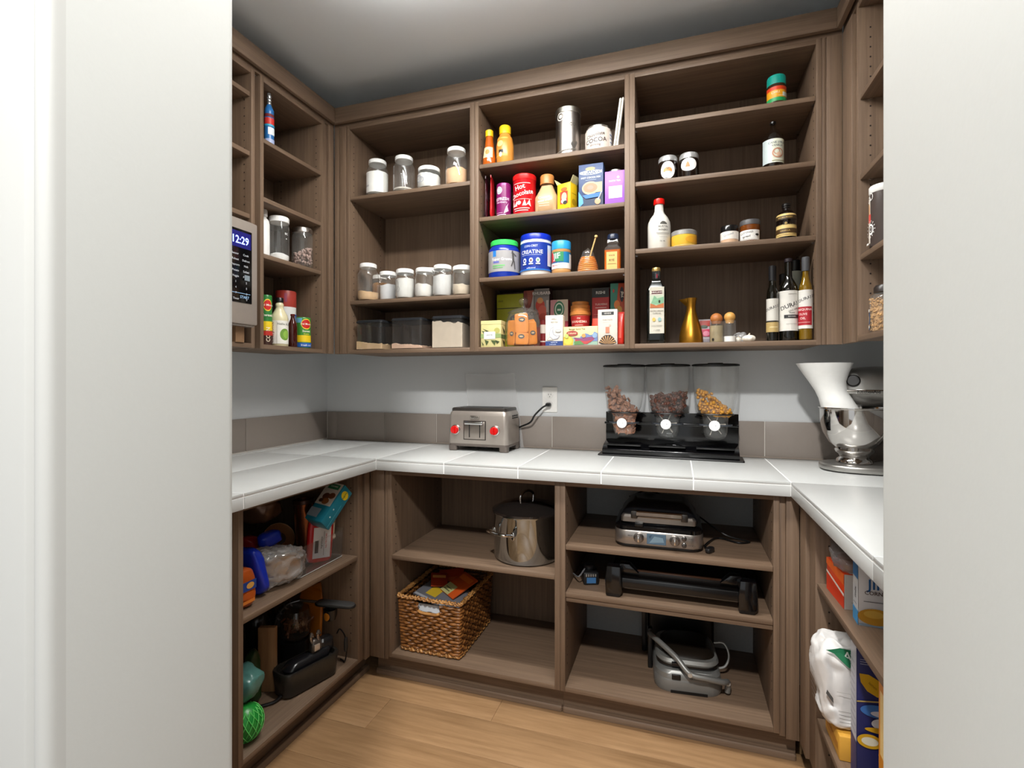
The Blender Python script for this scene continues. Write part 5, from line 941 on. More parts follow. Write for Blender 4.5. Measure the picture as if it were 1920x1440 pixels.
# ------------------------------------------------------------------ base cabinet two
zs = ZS2[1]+.0005
ww, wd_ = .318, .285
t = thing('waffle_maker', 'waffle maker with steel front, display and black lid', 'waffle maker', (-.071, 1.924+wd_/2, zs), radians(1))
f0 = -wd_/2
MB().rr(ww-.006, wd_-.006, .045, [(0, .006), (.006, 0), (.014, 0)]).build('underside', BLACK, t)
MB().rr(ww, wd_, .045, [(.012, .003), (.016, 0), (.060, 0), (.066, .004)]).build('steel_band', P('b3aca6', .28, .9), t, 0, 40)
MB().rr(ww-.004, wd_-.004, .045, [(.064, 0), (.078, 0), (.086, .010)]).build('black_rim', GLOSSB, t, 0, 40)
MB().rr(ww-.034, wd_-.03, .05, [(.086, .004), (.094, 0), (.110, .002), (.146, .030, 0, .012), (.156, .050, 0, .02)]).build('lid', P('141518', .2), t, 0, 40)
MB().rr(ww-.05, .03, .012, [(.094, 0), (.112, 0), (.120, .006)], M=T(0, f0+.026, 0)).build('lid_front', P('a29c96', .25, .9), t)
h_ = MB().rr(.175, .022, .009, [(.118, .003), (.121, 0), (.133, 0), (.137, .004)], M=T(.004, f0+.012, 0)).build('handle', P('cfc8c0', .12, 1), t)
for x in (-.085, .093): box('handle_mount', x-.012, x+.012, f0+.002, f0+.036, .108, .136, P('4a4744', .3, .8), h_, .003)
box('latch', -.082, -.052, f0-.002, f0+.010, .080, .094, BLACK, t, .002)
MB().rr(.068, .004, .003, [(.020, .001), (.021, 0), (.058, 0), (.059, .001)], M=T(-.005, f0-.001, 0)).build('display', P('5c7488', .15), t)
prints(t, flat(f0-.0031), 1, 1, [('p', [(-.03, .025), (-.012, .05), (.018, .046), (.022, .03)], '7f98a8'), ('p', [(-.032, .05), (-.02, .055), (-.028, .04)], '3c5468')])
for x in (-.068, .060):
    M = T(x, f0, .040, pi/2, 0, 0); k = lathe('dial', [(.019, -.001), (.019, .004), (.0145, .006), (.0145, .018), (.012, .020), (0, .020)], P('8d8783', .22, .9), t, M=M)
    box('dial_grip', x-.004, x+.004, f0-.025, f0-.018, .030, .050, P('d8d4d0', .2, 1), k, .001)
for zz in (.026, .050): lathe('button', [(.009, -.001), (.009, .003), (.006, .005), (0, .005)], P('6a6663', .2, .8), t, M=T(.092, f0, zz, pi/2, 0, 0))
prints(t, flat(f0), 1, 1, [('t', 'MENU', -.098, .045, .007, '5c5854'), ('t', 'START', .116, .050, .006, '5c5854'), ('t', 'A BIT MORE', .118, .026, .005, '5c5854')])
zsh = zs
cp_ = curve([pt(1180, 931, 2.22), pt(1215, 920, 2.2), pt(1262, 938, 2.18), pt(1310, 968, 2.16), pt(1360, 1003, 2.10), on(1405, 1016, zs+.004)+(zs+.004,), on(1385, 1018, zs+.004)+(zs+.004,), on(1345, 1009, zs+.004)+(zs+.004,), on(1322, 1022, zs+.01)+(zs+.01,), on(1326, 1028, zs+.008)+(zs+.008,)], 6)
cp_ = [Vector((p[0], p[1], max(p[2], zs+.004))) for p in cp_]
o = MB().tube(cp_, .0033, 6).build('power_cord', BLACK, t); o.rotation_euler = (0, 0, -radians(1)); o.location = Matrix.Rotation(-radians(1), 4, 'Z') @ -t.location
pp = on(1331, 1033, zs+.006)
o = MB().pillow(.022, .045, .020, .6, .6, M=T(pp[0], pp[1], zs+.0005, 0, 0, -.5)).build('plug', P('1c1a1a', .4), t); o.rotation_euler = (0, 0, -radians(1)); o.location = Matrix.Rotation(-radians(1), 4, 'Z') @ -t.location
# electric griddle
zs = ZS2[0]+.0005
gx0, gx1 = -.255, .262
t = thing('electric_griddle', 'long black electric griddle on moulded feet', 'griddle', ((gx0+gx1)/2, 1.905, zs))
gw = gx1-gx0
for s in (-1, 1):
    MB().prism([(-.030, .004), (-.022, 0), (.020, 0), (.030, .02), (.030, .055), (.026, .112), (-.026, .112), (-.032, .06)], -.012, .030, M=T(s*(gw/2-.030), 0, 0)).build('foot', GLOSSB, t, .004)
    box('rear_foot', s*(gw/2-.035)-.02, s*(gw/2-.035)+.02, .25, .30, 0, .055, BLACK, t, .004)
MB().rr(gw-.11, .018, .006, [(.036, .002), (.039, 0), (.066, 0), (.070, .002)], M=T(0, .006, 0)).build('front_rail', P('0d0d0e', .25), t)
MB().rr(gw-.03, .34, .03, [(.052, .02), (.060, .004), (.082, 0), (.090, .002)], M=T(0, .20, 0)).build('cooking_plate', P('100d0c', .25), t)
for s in (-1, 1): MB().prism([(s*(gw/2-.12), .088), (s*(gw/2-.04), .088), (s*(gw/2-.05), .118), (s*(gw/2-.085), .118)], .012, .05).build('corner_guard', GLOSSB, t, .003)
box('drip_edge', -gw/2+.09, gw/2-.09, .030, .042, .088, .094, P('3a2418', .2), t, .002)
q = on(1103, 1078, zs); pr_ = thing('heat_probe', 'griddle heat control with grey plug end in the shelf corner', 'control', (q[0]+.012, 2.02, zs), .35)
box('housing', -.03, .03, -.05, .05, 0, .05, P('151516', .4), pr_, .006)
lathe('dial', [(.022, 0), (.022, .012), (.018, .016), (0, .016)], P('2c2c2e', .3), pr_, M=T(0, 0, .05))
box('label', -.018, .018, -.0508, -.049, .008, .03, P('3a6a9a', .4), pr_)
for i in range(5): box('connector_pin', -.022+i*.009, -.017+i*.009, -.052, -.049, .034, .044, P('b8b8b6', .3, .8), pr_)
MB().tube(curve([(-.02, -.02, .055), (-.05, -.05, .035), (-.06, .02, .02)]), .003, 6).build('cord', P('6a6a6c', .4), pr_)
# panini press
zs = ZLB+.0185
pa = radians(5); pcx, pcy = .030, 2.095
t = thing('panini_press', 'grey and black panini press with curved handle', 'grill press', (pcx, pcy, zs), pa)
PG = P('8a8a87', .4, .5)
MB().rr(.245, .25, .055, [(.0, .004), (.010, .0), (.040, 0), (.048, .003)]).build('lower_body', PG, t, 0, 40)
box('front_arch', -.065, .065, -.1262, -.118, 0, .010, BLACK, t)
MB().rr(.239, .244, .055, [(.048, 0), (.066, .002), (.076, .012)]).build('lower_shell', PG, t, 0, 40)
MB().rr(.225, .22, .05, [(.076, .006), (.084, 0), (.092, 0)], M=T(.0, .012, 0)).build('grill_gap', BLACK, t)
MB().rr(.230, .235, .06, [(.092, .004), (.100, 0), (.112, .006)], M=T(.0, .012, 0)).build('upper_shell', P('9c9c98', .35, .6), t)
MB().rr(.20, .21, .06, [(.110, 0), (.124, .012), (.130, .03)], M=T(.005, .02, 0)).build('top_cover', P('1c1712', .25), t, 0, 40)
MB().rr(.032, .006, .005, [(0, .001), (.001, 0), (.018, 0), (.019, .001)], M=T(-.045, -.126, .050)).build('release_button', BLACK, t)
box('release_tab', -.06, -.03, -.114, -.104, .094, .106, BLACK, t, .002)
prints(t, flat(-.124), 1, 1, [('t', 'GR Panini Press & Grill', .045, .058, .009, '3c3c3a')])
hp = [Vector((-.135, .0, .150)), Vector((-.10, -.06, .150)), Vector((-.045, -.115, .128)), Vector((0, -.150, .092)), Vector((.06, -.15, .082)), Vector((.115, -.135, .068)), Vector((.138, -.10, .050)), Vector((.138, -.095, .012))]
hp = curve(hp, 6); hd_ = MB().tube(hp, [.0105]*len(hp), 10).build('handle', PG, t, 0, 60)
for k in (18, 36): lathe('pivot', [(0, -.001), (.008, 0), (.008, .004), (0, .005)], P('c0c0bc', .3, .6), hd_, M=Matrix.Translation(hp[k]+Vector((0, -.008, 0))) @ Matrix.Rotation(pi/2, 4, 'X'))
box('hinge_arm', -.142, -.124, .02, .05, .0, .16, BLACK, t, .004)
MB().tube(curve([(.115, .06, .112), (.150, .05, .118), (.165, .03, .085), (.150, .02, .045), (.112, .02, .030)]), .0045, 8).build('side_loop', P('a8a8a4', .35, .5), t)
zb2 = zs
t = thing('upright_appliance', 'black folded appliance standing upright behind the press', 'appliance', (.010, 2.285, zs), radians(3))
MB().rr(.27, .085, .02, [(0, .004), (.006, 0), (.24, 0), (.275, .012)]).build('shell', P('131312', .35), t, 0, 40)
box('side_rail', -.158, -.137, -.048, -.018, 0, .262, BLACK, t, .004)
box('top_lip', -.12, .10, -.046, -.03, .235, .245, P('3a3936', .3), t, .003)
lathe('knob', [(.010, 0), (.010, .012), (0, .013)], BLACK, t, M=T(.02, -.043, .16, pi/2, 0, 0))
MB().tube(curve([(-.16, -.02, .20), (-.178, -.04, .23), (-.172, -.045, .275)]), .0028, 6).build('cord', BLACK, t)
# ------------------------------------------------------------------ left base cabinet: shelf clutter
zl = ZC-.733+.0005
def bag(name, label, cat, loc, w, d, h, mat, amp=.006, fr=18, seed=0, rot=(0, 0, 0), e1=.6, e2=.7, part='bag', fn=None, sharp=80):
    t = thing(name, label, cat, loc, rot=rot); MB().pillow(w, d, h, e1, e2, amp, fr, seed, 36, 24, fn=fn).build(part, mat, t, 0, sharp); return t
BREAD = P('9a6a3c', .7, 0, .3, 0, 0, .25)
# clear tray
ty0, ty1, tX0, tX1 = 1.505, 1.770, -1.318, -1.62
t = thing('acrylic_tray', 'clear open tray holding packets on the upper left shelf', 'tray', ((tX0+tX1)/2, (ty0+ty1)/2, zl))
MB().rr(tX0-tX1, ty1-ty0, .02, [(0, .004), (.003, .001), (.115, -.004), (.116, -.006), (.112, -.0035), (.005, .003)], cap=(1, 1)).build('tray', ACRYL, t)
MB().rr(tX0-tX1, ty1-ty0, .02, [(0, .003), (.004, .0), (.005, .002)], cap=(0, 0)).build('base_rim', P('c9c6c2', .25), t)
# red and white pouch in the tray
c = ptX(606, 1068, -1.340)
t = thing('snack_pouch', 'red pouch with a white side panel standing in the clear tray', 'pouch', (-1.362, c.y, zl+.006), rot=(radians(-5), radians(6), pi/2-.45))
MB().pillow(.105, .030, .170, .3, .6, .0015, 30, 2, 24, 16).build('pouch', P('c81a1c', .3), t, 0, 80)
box('top_seal', -.05, .05, -.003, .003, .16, .176, P('c81a1c', .35), t, .001)
prints(t, flat(-.0155), .105, .170, [('r', -.33, .36, .10, .80, 'e6e2e0'), ('t', 'NUTRITION', .18, .48, .06, 'c8302c', 90), ('t', 'Ingredients', .0, .45, .06, '4a4644', 90), ('r', -.26, -.12, .22, .5, '2c2a2a'), ('r', .08, .1, .15, .7, '8a8684')])
# copper tumbler
c = ptX(574, 1060, -1.415)
t = thing('copper_tumbler', 'tall copper coloured tumbler with dark open top', 'tumbler', (-1.415, c.y, zl+.006), rot=(0, radians(-3), 0))
lathe('tumbler', [(0, .0), (.028, 0), (.030, .004), (.040, .245), (.041, .248), (.038, .247), (.028, .03), (0, .03)], P('7a4a30', .22, .85), t, sharp=60)
lathe('band', [(.0405, .232), (.042, .234), (.042, .246), (.0405, .248)], P('3a241a', .3, .5), t)
# round copper coloured lid
c = ptX(534, 985, -1.49)
t = thing('round_tin_lid', 'round bronze tin lid tilted beside the copper tumbler', 'lid', (-1.52, c.y, c.z-.055), rot=(0, radians(58), radians(-25)))
lathe('lid', [(0, -.004), (.055, -.004), (.060, 0), (.060, .006), (.054, .004), (0, .002)], P('8a5a34', .35, .6), t)
lathe('rim_band', [(.0595, -.002), (.0615, 0), (.0615, .006), (.0595, .0065)], P('c9a27a', .35, .4), t)
prints(t, topf(.0024), .11, .11, [('e', .05, .05, .25, .2, '3a2414'), ('p', [(-.3, -.2), (.1, -.3), (.3, -.1), (0, 0)], '5c3a20')])
bag('coffee_bag', 'glossy brown foil coffee bag lying behind the bronze lid', 'bag', (-1.60, 1.56, zl+.185), .20, .14, .105, P('70503a', .25, .3), .012, 14, 4, (0, .2, .3))
bag('coffee_bag', 'large dark foil bag at the back of the upper left shelf', 'bag', (-1.73, 1.36, zl), .20, .18, .27, P('5c5048', .3, .2), .014, 12, 6)
bag('grey_bag', 'tall grey striped bag near the cabinet side', 'bag', (-1.50, 1.285, zl), .14, .10, .25, P('8a8276', .45), .008, 14, 8)
t = thing('brown_carton', 'brown carton standing at the back of the upper left shelf', 'box', (-1.72, 1.68, zl), .2); box('box', -.06, .06, -.05, .05, 0, .25, P('4c3c2e', .5), t, .002); prints(t, side(.06), .1, .25, [('r', -.4, .4, .6, .9, '7c6a50')])
# teal cookie box tipped over the tray
t = thing('cookie_box', 'teal cookie box tipped at an angle over the tray', 'box', (-1.318, 1.697, zl+.212), rot=(radians(46), radians(6), radians(-6)))
L, Wb, Hb = .168, .085, .062
box('box', -Wb/2, Wb/2, -L/2, L/2, 0, Hb, P('1c7c92', .35), t, .002)
prints(t, topf(Hb), Wb, L, [('r', -.5, .42, -.1, .5, 'c9bfb0'), ('r', -.35, .3, .33, .46, '2f7a4c'), ('e', -.12, .12, .2, .09, '5a3018'), ('e', .18, .16, .18, .08, '6a3a1c'), ('e', .0, .0, .2, .08, '8a5226'), ('e', -.25, .0, .12, .05, '4a2814'), ('r', -.5, .1, -.42, -.2, '8e9aa2'), ('t', 'COOKIES', 0, .4, .05, 'f2efe4')])
prints(t, side(Wb/2), L, Hb, [('e', .32, .5, .10, .36, 'e6c81c'), ('t', 'NEW', .32, .5, .22, '2a6a3a'), ('r', -.5, .1, .28, .32, '4fb0c4'), ('e', -.1, .7, .02, .06, 'c9e4ea'), ('e', -.28, .6, .02, .06, 'c9e4ea')])
# tubs right in the tray
c = ptX(640, 1050, -1.40)
t = thing('red_carton', 'small red carton under the cream tub in the tray', 'box', (-1.385, c.y, zl+.006), pi/2+.15); box('box', -.030, .030, -.045, .045, 0, .075, P('a81c20', .4), t, .002)
prints(t, flat(-.045), .06, .075, [('r', -.3, .2, .62, .9, '3a1416'), ('t', 'RICE', -.05, .76, .16, 'e8d8d0'), ('e', .1, .25, .35, .2, 'd8743c'), ('e', -.2, .18, .2, .14, 'b8441c')])
c = ptX(640, 1000, -1.385)
t = thing('cream_tub', 'cream coloured food tub tipped upside down on the red carton', 'tub', (-1.385, min(c.y, 1.722), zl+.086), rot=(radians(-8), radians(6), 0))
lathe('tub', [(0, .10), (.030, .10), (.034, .095), (.042, .012)], P('d8cbb0', .45), t); lathe('rim', [(.040, .0), (.047, .0), (.049, .006), (.047, .012), (.040, .012)], P('e6dcc8', .4), t)
prints(t, rev(lambda q: .036), .07, .1, [('r', .1, 1.2, .3, .75, 'b9a88c'), ('e', .9, .5, .2, .2, '7a6248')])
# bread bag
c = ptX(528, 1100, -1.345)
t = thing('bread_bag', 'clear plastic bread bag with blue end, on the shelf edge', 'bread', (-1.372, c.y, zl+.001), pi/2)
MB().pillow(.135, .09, .085, .7, .8, .004, 30, 1, 28, 18, M=T(.03, -.01, .006)).build('loaf', BREAD, t, 0, 80)
def bagfn(p): k = (p.x+.12)/.24; return (p.x, p.y*(.55+.6*sin(pi*min(1, max(0, k)))), p.z*(.7+.42*(1-k)))
MB().pillow(.235, .125, .135, .5, .7, .013, 42, 2, 72, 44, M=T(.012, 0, .004), fn=bagfn).build('wrapper', glass('bread_bag_plastic', (.90, .89, .88), 1.1, .12, .14, 'd9d6d2', .30), t, 0, 80)
def strip(p): return (p.x-.03*(p.z/.15), p.y, p.z)
MB().pillow(.050, .128, .165, .5, .6, .006, 24, 5, 26, 18, M=T(-.095, .004, .003), fn=strip).build('blue_end', P('1430b4', .3), t, 0, 80)
MB().pillow(.10, .05, .05, .7, .8, .007, 30, 7, 20, 14, M=T(.02, .045, .125)).build('blue_fold', P('1834b8', .3), t, 0, 80)
MB().tube(curve([(.10, -.01, .085), (.125, -.02, .075), (.14, -.015, .085)]), [.026, .018, .010]+[.010]*10, 10).build('twisted_neck', glass('twist_plastic', (.9, .9, .9), 1.1, .12, .16, 'dedcda', .4), t) if False else None
bag('red_snack_bag', 'crumpled red snack bag behind the bread bag', 'bag', (-1.50, 1.455, zl), .09, .08, .16, P('9a1a1c', .3), .010, 18, 12)
t = bag('chip_bag', 'orange and blue chip bag against the near cabinet side', 'bag', (-1.335, 1.262, zl), .09, .062, .125, P('b8541c', .3), .006, 20, 14, (0, 0, pi/2)); prints(t, flat(-.035), .06, .1, [('r', -.5, .5, .6, .9, '1c3f8a'), ('e', .1, .75, .25, .1, 'd8a04c'), ('r', -.4, .4, .2, .3, 'd87a2c')])
# ------------------------------------------------------------------ left base cabinet: bottom
zo_ = ZLB+.0185
t = thing('air_fryer', 'big glossy black air fryer deep in the lower left', 'air fryer', (-1.60, 1.365, zo_), .6)
MB().rr(.25, .25, .09, [(0, .02), (.01, .008), (.10, 0), (.22, .004), (.285, .02), (.315, .06), (.32, .09)]).build('body', P('12100e', .14), t, 0, 50)
MB().tube(curve([(-.04, -.125, .20), (-.015, -.135, .215), (.03, -.135, .235), (.06, -.12, .25)]), .0035, 8).build('trim_line', P('c09a7a', .2, .8), t)
MB().tube(curve([(.0, -.13, .222), (.004, -.134, .205), (.016, -.132, .192)]), .0035, 8).build('trim_line', P('c09a7a', .2, .8), t)
MB().rr(.06, .05, .02, [(.12, .004), (.13, 0), (.19, 0), (.20, .006)], M=T(0, -.135, 0)).build('drawer_handle', BLACK, t)
c = on(556, 1264, zo_)
t = thing('wooden_board', 'upright pale wooden board between the black appliances', 'board', (-1.460, 1.505, zo_), .35)
box('board', -.032, .032, -.011, .011, 0, .24, wood('pale_board', '8a6444', 'b48c62', (60, 60, 4), .5), t, .003)
t = thing('dark_appliance', 'steel topped dark appliance behind the snack container', 'appliance', (-1.62, 1.60, zo_), .3)
MB().rr(.15, .15, .06, [(0, .01), (.01, 0), (.20, 0), (.24, .01), (.262, .04), (.268, .06)]).build('body', P('141210', .2), t, 0, 50)
lathe('steel_cap', [(.05, .262), (.062, .266), (.055, .276), (.03, .285), (0, .288)], P('b9b0a6', .2, .9), t)
# snack container with dark handle
c = ptX(597, 1215, -1.41)
t = thing('snack_container', 'clear container of brown pretzels with black ribbed handle', 'container', (-1.478, 1.672, zo_+.118), .35)
lathe('container', [(0, 0), (.045, .0), (.058, .02), (.060, .075), (.05, .115)], glass('smoky_plastic', (.75, .70, .66), 1.1, .06, .08, '8a7a6c', .10), t, sharp=60)
rnd = random.Random(9); mb = MB()
for k in range(70):
    a, q = rnd.uniform(0, 2*pi), .046*rnd.random()**.4; mb.tube([(q*cos(a), q*sin(a), .02+rnd.random()*.06), (q*cos(a)+rnd.uniform(-.02, .02), q*sin(a)+rnd.uniform(-.02, .02), .02+rnd.random()*.06)], .004, 5)
mb.build('pretzels', P('7a4420', .4, 0, .5, 0, 0, .3), t)['kind'] = 'stuff'
hp = curve([(-.065, -.01, .05), (-.06, -.01, .10), (-.02, -.01, .138), (.03, -.01, .130)]); MB().tube(hp, .013, 10).build('handle', P('2c2b2a', .35), t)
for k in range(4, 16, 3): MB().tube([hp[k]+Vector((0, 0, -.001)), hp[k]+Vector((.004, 0, .002))], .0145, 10).build('handle_ring', P('7a7876', .3, .5), t)
MB().rr(.10, .10, .03, [(-.1175, .006), (-.115, 0), (-.004, 0)]).build('stand', P('171512', .4), t)
# long black dish with hinged steel fittings on the shelf front
q0, q1 = Vector(on(541, 1318, zo_)+(zo_,)), Vector(on(640, 1262, zo_)+(zo_,)); mid = (q0+q1)/2; ang = math.atan2((q1-q0).y, (q1-q0).x); L = (q1-q0).length
mid = mid+Vector((-.055, .012, 0))
t = thing('slicer_tray', 'long black slicer base with steel latch at shelf front', 'slicer', (mid.x, mid.y, zo_), ang)
MB().rr(L+.01, .105, .035, [(0, .012), (.008, .004), (.06, 0), (.085, -.003), (.092, 0), (.090, .008), (.070, .012)]).build('base', P('26231f', .35), t, 0, 50)
MB().rr(L-.03, .075, .03, [(.070, .01), (.088, .004), (.104, .010, .01, 0), (.112, .022, .02, 0)], M=T(.0, 0, 0)).build('inner_lid', P('17171a', .25), t, 0, 50)
MB().rr(.05, .035, .012, [(.11, .004), (.12, 0), (.15, .004), (.16, .012)], M=T(.035, -.005, 0)).build('latch', P('6a625c', .25, .7), t, 0, 50)
box('latch_plate', .018, .042, -.026, -.020, .118, .142, P('c9b8a8', .3, .4), t, .002)
for x in (.015, .045): MB().tube(curve([(x, -.012, .15), (x-.008, -.016, .172), (x-.002, -.012, .185), (x+.008, -.006, .170)]), .006, 8).build('clip', P('a89c92', .2, .9), t)
MB().rr(.07, .05, .02, [(.09, .004), (.10, 0), (.13, .002), (.14, .01)], M=T(.085, .01, 0)).build('hinge_block', P('1a1a1c', .3), t)
MB().tube(curve([(-L/2-.002, -.02, .015), (-L/2-.03, -.02, .008), (-L/2-.07, .0, .006)]), .005, 6).build('cord', BLACK, t)
# amber board leaning at the side with a dark handle
t = thing('amber_board', 'amber coloured board leaning at the cabinet side', 'board', (-1.47, 1.738, zo_+.003), rot=(radians(-4), 0, radians(0)))
MB().rr(.115, .016, .007, [(.0, .01), (.004, .0), (.24, 0), (.285, .012), (.30, .035)]).build('board', P('b0661c', .25), t, 0, 50)
c0, c1 = ptX(612, 1128, -1.43), ptX(686, 1134, -1.20)
t = thing('black_spatula', 'black handled tool sticking out over the floor', 'tool', (-1.42, 1.665, zat(1126, -1.42, 1.665)))
mb = MB(); a = Vector((-1.43, 1.655, zat(1126, -1.43, 1.655))); b_ = Vector((-1.225, 1.720, zat(1135, -1.225, 1.720)))
d_ = (b_-a); ln = d_.length; rzz = math.atan2(d_.y, d_.x); ryy = -math.asin(d_.z/ln)
M = Matrix.Translation(a-t.location) @ Matrix.Rotation(rzz, 4, 'Z') @ Matrix.Rotation(ryy, 4, 'Y')
MB().rr(ln*.72, .048, .022, [(-.006, .006), (-.003, .001), (.003, .001), (.006, .006)], M=M @ T(ln*.62, 0, 0)).build('handle_pad', P('3a3a3a', .35), t, 0, 40)
MB().rr(ln*.75, .052, .024, [(-.0055, .0), (-.002, .0)], M=M @ T(ln*.62, 0, -.001)).build('pad_edge', P('141414', .3), t)
MB().tube([M @ Vector((-.01, 0, 0)), M @ Vector((ln*.3, 0, 0))], .006, 8).build('shank', P('8f8b86', .25, .9), t)
MB().tube(curve([M @ Vector((-.01, 0, 0)), M @ Vector((-.05, -.02, -.012)), M @ Vector((-.08, -.03, -.05)), Vector((-.02, -.06, -.0))*0+M @ Vector((-.09, -.03, -.09))]), .0035, 8).build('wire', P('6a6a6a', .25, .8), t)
t = thing('black_cup', 'small black cup hooked under the spatula', 'cup', (-1.335, 1.705, zat(1162, -1.335, 1.705)))
lathe('cup', [(0, 0), (.020, .002), (.026, .02), (.027, .045), (.024, .045), (.02, .01), (0, .008)], P('1c1d1e', .25), t); prints(t, rev(lambda q: .0265), .05, .045, [('e', .0, .5, .28, .35, 'c47a1c')])
t = thing('cord_loop', 'thin black cord looped at the foot of the amber board', 'cord', (-1.30, 1.750, zo_+.001))
MB().tube(curve([(-.045, .008, .11), (-.03, .008, .13), (.0, .0, .11), (.008, .002, .05), (.0, .0, .006), (-.012, .004, .004), (-.03, .012, .004)]), .0028, 6).build('cord', BLACK, t)
MB().pillow(.012, .02, .06, .6, .8, M=T(.004, .002, .045)).build('cord_plug', P('2a2a2a', .4), t)
# net bag of greens and a teal plastic bag
t = bag('green_net_bag', 'bright green mesh bag on the cabinet bottom, at the near side', 'bag', (-1.325, 1.275, zo_), .105, .10, .115, P('1f8a34', .35), .001, 20, 3, (0, 0, pi/2), 1, 1)
mb = MB()
for k in range(16):
    a = 2*pi*k/16
    for s in (1, -1): mb.tube([(.0525*cos(a+s*q*1.2)*sin(.35+q*2.2)*1.04, .05*sin(a+s*q*1.2)*sin(.35+q*2.2)*1.04, .0575-.058*cos(.35+q*2.2)) for q in [i/10 for i in range(11)]], .0014, 4)
mb.build('net', P('66d06a', .3), t)['kind'] = 'stuff'
bag('teal_bag', 'limp blue green plastic bag resting on the green net bag', 'bag', (-1.37, 1.30, zo_+.118), .10, .09, .10, P('4f7f78', .3), .010, 22, 9, (0, .3, 0))
bag('leafy_bag', 'dark green leafy printed bag beside the wooden board', 'bag', (-1.455, 1.43, zo_), .05, .045, .19, P('26401c', .4), .008, 26, 15)
# ------------------------------------------------------------------ right base cabinet
zr1, zr0 = ZRL[1]+.0005, ZRL[0]+.0005
t = thing('orange_box', 'orange and white box at the end of the right shelf', 'box', (.448, 1.577, zr1), radians(2))
box('box', -.040, .040, -.070, .070, 0, .090, P('e8481c', .35), t, .002)
prints(t, sideL(-.040), .14, .090, [('r', -.5, .5, 0, .5, 'dc3a16'), ('p', [(-.5, .62), (.5, .44), (.5, .36), (-.5, .55)], 'f2ece6'), ('p', [(-.5, 1), (.5, 1), (.5, .68), (-.5, .8)], 'f06a24')])
prints(t, flat(-.070), .08, .090, [('r', -.5, .5, 0, 1, 'd3cfca'), ('t', 'baking', .1, .5, .14, '6a6460', 90), ('r', -.3, .3, .2, .22, 'a8a29c')])
t = thing('zip_bag', 'clear zip bag of dried food on top of the orange box', 'bag', (.442, 1.570, zr1+.0915), radians(82))
MB().pillow(.16, .085, .042, .5, .7, .008, 34, 5, 48, 26).build('bag', ZIPF, t, 0, 80)
MB().pillow(.11, .055, .026, .6, .8, .005, 40, 6, M=T(-.01, 0, .004)).build('dried_food', P('8a5c48', .6, 0, .4, 0, 0, .3), t, 0, 80)
MB().box(0, .05, -.036, .036, 0, .003, T(.055, 0, .022, 0, radians(-18), 0)).build('zip_flap', ZIPF, t)
jx0, jx1 = .418, .520
t = thing('muffin_mix_box', 'white and blue muffin mix box with yellow muffin picture', 'box', ((jx0+jx1)/2, 1.440, zr1), radians(-3))
w, d, h = jx1-jx0, .045, .152
box('box', -w/2, w/2, -d/2, d/2, 0, h, P('d8d6d8', .4), t, .0015)
prints(t, flat(-d/2), w, h, [('p', [(-.5, 1), (.5, 1), (.5, .80), (0, .78), (-.4, .88)], 'c8201c'), ('r', -.5, .5, .0, .04, '9fb4c8'), ('t', 'JIFFY', .02, .66, .22, '1f5f9c'), ('t', 'CORN MUFFIN', .04, .53, .085, '5c4a44'), ('t', 'MIX', .2, .46, .075, '5c4a44'), ('e', -.16, .16, .36, .13, 'd0962c'), ('e', .25, .24, .26, .13, 'b8801f'), ('e', -.2, .2, .2, .06, 'e0b04a'), ('r', -.4, 0, .39, .40, '6a6a70')])
prints(t, sideL(-w/2), d, h, [('r', -.5, .5, 0, 1, 'cfd3d8'), ('r', -.5, .5, .72, 1, '2a78b8'), ('r', -.5, .5, 0, .22, '3a9ad8'), ('t', 'mix', 0, .48, .12, '4a4a52', 90), ('r', -.3, .3, .3, .31, '6a6a70')])
# lower items on the hidden shelf
t = thing('mustard_box', 'flat mustard yellow box under the flour bag', 'box', (.475, 1.572, zr0), 0); box('box', -.075, .075, -.065, .065, 0, .064, P('d09a3a', .45), t, .003); prints(t, sideL(-.075), .13, .064, [('r', -.4, .4, .3, .6, 'b87c24')])
def flfn(p):
    k = p.z/.225; return (p.x*(1-.10*max(0, k-.75)*4)+(-.020*k), p.y*(1-.35*max(0, k-.7)), p.z)
t = thing('flour_bag', 'crumpled white paper flour bag with green printed top', 'flour', (.452, 1.575, zr0+.065), radians(0))
MB().pillow(.165, .115, .230, .38, .5, .011, 24, 21, 80, 56, fn=flfn).build('bag', P('d8d6d4', .5), t, 0, 80)
def fsurf(x, z_, e):
    k = z_/.225; return (-.020*k+x*(1-.10*max(0, k-.75)*4), -.0575*(1-.35*max(0, k-.7))*(1-min(.98, abs(2*x/.165))**5)**.2-e-.010, z_)
prints(t, fsurf, .16, .225, [('p', [(-.42, .95), (.5, .78), (.5, .96), (-.2, 1.0)], '1f6e4a'), ('t', 'ARTHUR', .22, .89, .14, 'e4ece6', -6), ('p', [(-.3, .93), (-.1, .80), (.2, .66), (.4, .70), (.1, .80), (-.2, .95)], '2a7a54'), ('r', -.3, .4, .28, .285, '8a8886'), ('r', -.3, .4, .24, .245, '8a8886'), ('r', -.3, .4, .20, .205, '8a8886'), ('r', -.3, .4, .16, .165, '8a8886'), ('p', [(-.45, .45), (-.36, .36), (-.36, .42), (-.43, .5)], '4a4a4a'), ('r', -.3, .1, .5, .505, 'a8a6a4')], 0)
prints(t, lambda x, z_, e: (-.083-.020*z_/.225-e-.004, -x, z_), .1, .225, [('r', -.3, .3, .2+.08*k, .21+.08*k, 'a8a6a4') for k in range(6)])
lx0, lx1 = .418, .505
t = thing('lemon_box', 'navy blue box with yellow lemon leaves and white ovals', 'box', ((lx0+lx1)/2, 1.455, zr0), radians(-3))
w, d, h = lx1-lx0, .050, .345
box('box', -w/2, w/2, -d/2, d/2, 0, h, P('1c2258', .4), t, .0015)
